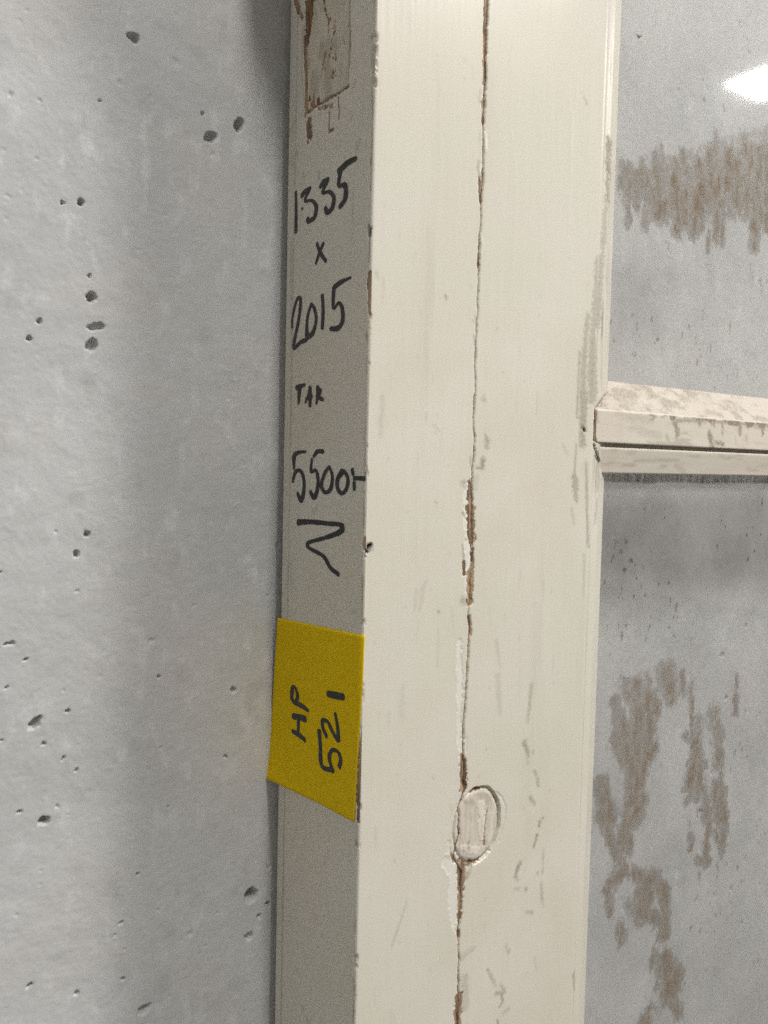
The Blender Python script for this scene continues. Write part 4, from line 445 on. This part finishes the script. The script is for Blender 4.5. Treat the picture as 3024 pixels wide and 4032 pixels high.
def sash():
    zs = ZS; xl, xr = crack_at(zs); nz = len(zs)
    prof = [(134.0, .06), (134.4, .12), (134.8, .18), (135.2, .25), (135.45, .4), (135.6, .75), (135.8, 1.2), (136.3, 1.05), (136.9, 1.02), (137.7, 1.10), (138.6, 1.21), (139.6, 1.34), (140.6, 1.48), (141.4, 1.6), (141.9, 1.72), (142.3, 1.95)]
    for t in np.linspace(.06, 1, 22): prof.append((142.3+(153.7-142.3)*t, 1.9+(8.2-1.9)*t))
    prof += [(154.0, 8.5), (154.15, 8.9), (154.2, 12), (154.2, 20), (154.2, 44), (150, 45), (110, 45), (60, 45)]
    nf = 175; T = np.linspace(0, 1, nf)
    ncol = 5+nf+len(prof)
    X = np.zeros((nz, ncol)); Y = np.zeros((nz, ncol)); Nn = np.zeros((nz, ncol))
    for j, y in enumerate((22, 14, 7, 3, 1.4)): X[:, j] = xr; Y[:, j] = y
    j = 5
    for t in T:
        x = xr+(133.6-xr)*t; X[:, j] = x; Y[:, j] = .55*np.exp(-(x-xr)/.25); Nn[:, j] = -1; j += 1
    for k, (x, y) in enumerate(prof):
        X[:, j] = x; Y[:, j] = y; Nn[:, j] = -1 if k < len(prof)-6 else 0; j += 1
    Z = np.repeat(zs[:, None], ncol, 1)
    m = np.zeros((nz, ncol, 4)); f = slice(3, ncol-6)
    Xp = X-Y*1.18        # marks on the moulding were measured on the plane of the face
    m[:, f] = marks(Xp[:, f], Z[:, f], FRONT, 100)
    m[:, 0:5, 0] = .9
    g = np.exp(-((X-135.9)/.5)**2)*(Y < 2); m[..., 1] = np.maximum(m[..., 1], g*(.25+.3*noise(Z/14, X*0, 4)))
    we = sstep(132, 140, X)*(X < 154.5)*sstep(-15, 0, Z)*sstep(150, 60, Z); wr = sstep(.05, .55, fbm(X/.9, Z/26, 61, 4))
    m[..., 1] = np.maximum(m[..., 1], .75*we*wr)
    we2 = sstep(136, 141, X)*(X < 154.5); wr2 = sstep(.2, .6, fbm(X/1.1, Z/22, 67, 4)); m[..., 1] = np.maximum(m[..., 1], .28*we2*wr2*sstep(60, -200, -Z))
    H = np.zeros((nz, ncol)); f2 = slice(5, ncol-6); H[:, f2] = front_height(X[:, f2], Z[:, f2], m[:, f2])
    V = np.stack([X/1000, (Y+Nn*H)/1000, Z/1000], -1)
    return link('sash_stile', grid_mesh('sash_stile', V, m, wrap=True, flip=False), M_paint, win)
sash()
def joint_strip():
    zs = ZS; xl, xr = crack_at(zs); n = 7
    X = np.stack([xl-1+(xr-xl+2)*k/(n-1) for k in range(n)], 1); Z = np.repeat(zs[:, None], n, 1)
    H = .55*fbm(X/.7, Z/7, 77, 3)
    m = np.zeros(X.shape+(4,)); m[..., 0] = 1; m[..., 1] = .3*sstep(.1, .5, fbm(X/1.5, Z/6, 78, 3))
    o = link('joint_strip', grid_mesh('joint_strip', np.stack([X/1000, (1.0-H)/1000, Z/1000], -1), m), M_paint, win)
    tag(o, 'brown bare wood showing in the open joint')
joint_strip()
# the far side of the window, out of the picture to the right
for src in [o for o in win.children if o.name in ('frame_stile', 'sash_stile')]:
    c = src.copy(); COL.objects.link(c); c.parent = win; c.scale = (-1, 1, 1); c.location = (.9542, 0, 0)
# round wooden plug over the joint
def plug():
    g = .4; xs = np.arange(PCX-PRX-1, PCX+PRX+1, g); zs = np.arange(PCZ-PRZ-1, PCZ+PRZ+1, g)
    X, Z = np.meshgrid(xs, zs); r = plug_r(X, Z)
    xl, xr = crack_at(zs); xc = ((xl+xr)/2)[:, None]
    m = marks(X, Z, PLUGMARKS, 300)
    ln = np.exp(-((X-xc-.5*noise(Z/6, X*0, 3))/.45)**2); ln2 = .7*np.exp(-((X-xc+2.2-.6*noise(Z/8, X*0, 5))/.35)**2)*sstep(.9, .7, r)
    edge = sstep(.86, .97, r)*sstep(-4, 4, X-PCX+6+2*noise(X/3, Z/3, 4))
    m[..., 0] = np.maximum(m[..., 0], np.maximum(.85*ln, .75*ln2)); m[..., 0] = np.maximum(m[..., 0], .85*edge*sstep(-.5, .4, fbm(X/3, Z/3, 71, 3)))
    m[..., 1] = np.maximum(m[..., 1], .22*sstep(.0, .6, fbm(X/1.2, Z/9, 72, 3)))
    H = -.25+.16*fbm(X/2.2, Z/24, 73, 3)-.8*ln-.5*ln2-.5*edge-.35*m[..., 0]+.25*m[..., 2]-.9*sstep(.93, 1.0, r)-.25*sstep(-3, 5, X-PCX)*0
    V = np.stack([X/1000, -H/1000, Z/1000], -1)
    ins = r < 1.03; keep = ins[:-1, :-1] & ins[1:, :-1] & ins[:-1, 1:] & ins[1:, 1:]
    o = link('round_plug', grid_mesh('round_plug', V, m, keep), M_bar, win)
    tag(o, 'round painted wooden plug let into the face across the cracked joint')
plug()
# let-in repair piece on the side of the frame
def patch():
    g = .4; ys = np.arange(16, 58, g); zs = np.arange(154, 232, g)
    Y, Z = np.meshgrid(ys, zs)
    d = in_poly(Y, Z, PATCH)+.15*fbm(Y/1.5, Z/4, 43, 2)
    m = marks(Y, Z, SIDE, 200)
    blot = sstep(-.02, .4, fbm(Y/4.5, Z/9, 81, 4)); m[..., 0] = np.maximum(m[..., 0], 0.62*blot*sstep(.1, .5, fbm(Y/1.6, Z/3.5, 84, 3)+.22))
    m[..., 1] = np.maximum(m[..., 1], .45*sstep(-.2, .5, fbm(Y/6, Z/10, 82, 4)))
    H = -.35+.2*fbm(Y/9, Z/14, 83, 3)-.7*m[..., 0]-1.3*sstep(1.1, .35, d)
    V = np.stack([-H/1000, Y/1000, Z/1000], -1); V[..., 0] *= -1; V[..., 0] = -H/1000
    ins = d > .15; keep = ins[:-1, :-1] & ins[1:, :-1] & ins[:-1, 1:] & ins[1:, 1:]
    o = link('repair_piece', grid_mesh('repair_piece', V, m, keep, flip=True), M_patch, st_o)
    tag(o, 'worn let-in wooden repair piece on the side of the frame with brown bare edges')
patch()
# felt-pen writing on the side of the frame
for word, strokes in INK_SIDE:
    o = link('handwriting', ink_mesh('handwriting', strokes, lambda a, b: (-.00006, a/1000, b/1000), .00016, 3), M_ink, st_o)
    tag(o, {'x': 'black handwritten multiplication cross', 'signature': 'black zigzag signature stroke'}.get(word, 'black handwritten %s' % word))
# glazing bar
def bar():
    xs = rng([(136.6, 340, .5), (340, 800, 20)])
    P = [(14, 49.6), (11.9, 49.4), (11.4, 49.1), (10.8, 48.6)]
    for t in np.linspace(.06, .92, 28): P.append((10.8+(1.7-10.8)*t, 48.6+(34.0-48.6)*t))
    P += [(1.9, 34.4), (1.55, 33.9), (1.15, 33.4), (.85, 33.0), (.80, 32.6)]
    for z in np.linspace(32.2, 18.0, 34): P.append((.8, z))
    P += [(.8, 17.5), (.95, 17.1), (1.4, 16.9), (8.2, 16.8), (8.4, 16.4), (8.2, 15.2), (2.7, 14.9), (2.45, 14.6)]
    for t in np.linspace(.05, 1, 26): P.append((2.4+(4.9-2.4)*t, 14.3+(2.2-14.3)*t))
    P += [(5.3, 1.7), (6.0, 1.4), (14, 1.3), (30, 6), (30, 44)]
    P = np.array(P); nc = len(P); n = len(xs)
    X = np.repeat(xs[:, None], nc, 1); Y = np.repeat(P[None, :, 0], n, 0); Z = np.repeat(P[None, :, 1], n, 0)
    Zf = Z+(Y-3)*.02; Xf = X-(Y-3)*1.18
    m = marks(Xf, Z-(Y-3)*.05, BAR, 400)
    m[..., 1] = np.maximum(m[..., 1], .5*np.exp(-((Z-16)/.8)**2))
    m[..., 1] = np.maximum(m[..., 1], .35*sstep(.1, .6, fbm(X/14, Z/3.0, 91, 4))*sstep(-1, .5, fbm(X/60, Z/10, 92, 2)))
    m[..., 1] = np.maximum(m[..., 1], .85*sstep(-.02, .35, fbm(X/6, Z/4.5, 93, 4)+.22-np.abs(Z-33)*.12)*(Z < 33.4)*(Z > 17)*sstep(160, 190, X))
    m[..., 0] = np.maximum(m[..., 0], (np.abs(X-137.0) < .7)*(Z > 16)*(Z < 34)*.8)
    up_ = (Z > 33.4)*(Y < 12); m[..., 1] = np.maximum(m[..., 1], up_*(.30+.35*sstep(-.2, .5, fbm(X/9, Z/4, 96, 4))))
    h = .07*fbm(X/30, Z/6, 95, 3)-.25*m[..., 0]
    V = np.stack([X/1000, (Y-h)/1000, Z/1000], -1)
    o = link('glazing_bar', grid_mesh('glazing_bar', V, m, wrap=True, flip=True), M_bar, win)
    tag(o, 'bevelled cream glazing bar with brown dirt on its front')
bar()
# panes
def pane(z0, z1, strokes, fly, seed, label):
    xs = rng([(154.25, 350, .6), (350, 800, 20)]); zs = rng([(z0, z1, .6)])
    X, Z = np.meshgrid(xs, zs)
    L = paint(X, Z, strokes, ragged=1.0, seed=seed, fscale=.6, edge=3.0, soft=1.)
    br = .5*fbm(X/2.2, Z/3.8, seed+21, 4)+.5*fbm(X/1.0, Z/1.5, seed+25, 3)
    d = sstep(.08, .66, L+.50*br)*(.45+.55*np.clip(L, 0, 1))*np.clip(.80+.60*fbm(X/3.2, Z/6, seed+27, 4), .15, 1)
    d = np.maximum(d, .34*sstep(.02, .6, paint(X, Z, [[p_, [w_*1.6 for w_ in ws_], i_] for p_, ws_, i_ in strokes], ragged=1.4, seed=seed+3, fscale=.4, edge=5.0, soft=1.)*(.75+.6*fbm(X/2.4, Z/4, seed+41, 4))))
    rim = np.exp(-((L+.42*br-.44)/.09)**2)*(L > .05); d = np.clip(d+.12*rim, 0, 1)
    # scattered small drops and a grimy line along the sash stile
    d2 = .34*sstep(.40, .62, fbm(X/3.0, Z/5.0, seed+1, 4))*sstep(.0, .5, fbm(X/30, Z/40, seed+2, 2))
    film = .0*sstep(-.1, .5, fbm(X/11, Z/26, seed+31, 4))
    d = np.maximum(d, film)
    if z0 < 0: shade_grime = sstep(-4.2, -2.2, Z+.9*fbm(X/9, Z/6, seed+33, 4)); d = np.maximum(d, .85*shade_grime)  # recess shade and dirt under the bar, painted into the glass colour
    near = np.exp(-(X-154.2)/2.2)*.35*sstep(-.3, .5, fbm(X/3, Z/9, seed+4, 3))
    d = np.maximum(np.maximum(d, d2), near)
    k = np.zeros(X.shape)
    if z0 < 0: k = .5*shade_grime
    if fly: k = sstep(-.1, .1, in_poly(X, Z, fly)+.15*noise(X/.6, Z/.6, 3))*.9
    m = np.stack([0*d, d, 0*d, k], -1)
    V = np.stack([X/1000, 0*X+GLASS_Y, Z/1000], -1)
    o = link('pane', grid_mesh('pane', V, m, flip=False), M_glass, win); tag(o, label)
    me = box_mesh('pane_back', .15425, .7997, GLASS_Y+.0002, GLASS_Y+.003, z0/1000, z1/1000)
    b = link('pane_back', me, M_back, o)
    return o
pane(49.3, 420, GLASS_UP, FLY, 500, 'upper dusty pane with a brown jagged stain and the ceiling light mirrored in it')
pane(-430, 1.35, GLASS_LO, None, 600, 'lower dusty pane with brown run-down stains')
# unseen block added above the picture to throw a shadow on the wall
def add_shade_caster():
    me = bpy.data.meshes.new('shade_caster')
    pr = [(-.0002, .224), (-.018, .262), (-.018, .44), (-.0002, .44)]
    v = [(x, y, z) for y in (-.004, .014) for x, z in pr]
    me.from_pydata(v, [], [(0, 1, 2, 3), (7, 6, 5, 4), (0, 4, 5, 1), (1, 5, 6, 2), (2, 6, 7, 3), (3, 7, 4, 0)]); me.update()
    return link('shade_caster', me, M_caster, win)
add_shade_caster()
# ------------------------------------------------------------------ yellow sticky note
def note():
    root = empty('sticky_note', (0, NOTE[0][0]/1000, NOTE[0][1]/1000))
    q = np.array(NOTE); n = 60
    def surf(a, b):      # a 0..1 from wall side to corner side, b 0..1 down
        p = (q[0]*(1-a)+q[1]*a)*(1-b)+(q[3]*(1-a)+q[2]*a)*b
        y, z = p
        y += .35*math.sin(b*5.0+.6)*a
        lift = .30+.25*math.sin(a*2.2+b*3.1)**2+2.8*max(0, (b-.6)/.4)**2*max(0, 1-a*1.6)+.35*max(0, 1-a*6)
        wrap = max(0, .9-y)
        return (-(lift)+max(0, wrap)*.45, max(y, -.35), z)
    V = np.array([[surf(a, b) for a in np.linspace(0, 1, n)] for b in np.linspace(0, 1, n)])/1000
    V2 = V.copy(); V2[..., 0] += .00012
    me = grid_mesh('paper', V, None)
    o = link('paper', me, M_note, root); o.matrix_parent_inverse = Matrix.Translation(-Vector(root.location))
    md = o.modifiers.new('thickness', 'SOLIDIFY'); md.thickness = .00012; md.offset = 0
    tag(root, 'yellow paper note reading HP 521 stuck on the side of the window frame', 'note')
    qi = q
    def s2(y, z):
        # invert the quad roughly by iteration
        a, b = .5, .5
        for _ in range(12):
            p = (q[0]*(1-a)+q[1]*a)*(1-b)+(q[3]*(1-a)+q[2]*a)*b
            da = (q[1]-q[0])*(1-b)+(q[2]-q[3])*b; db = (q[3]-q[0])*(1-a)+(q[2]-q[1])*a
            e = np.array([y, z])-p; det = da[0]*db[1]-da[1]*db[0]
            a += (e[0]*db[1]-e[1]*db[0])/det; b += (da[0]*e[1]-da[1]*e[0])/det
        p = surf(a, b); return (p[0]/1000-.00006, y/1000, z/1000)
    for word, strokes in INK_NOTE:
        w = link('handwriting', ink_mesh('handwriting', strokes, s2, .00012, 7), M_ink, root); w.matrix_parent_inverse = Matrix.Translation(-Vector(root.location))
        tag(w, 'black handwritten %s turned on its side' % word)
note()
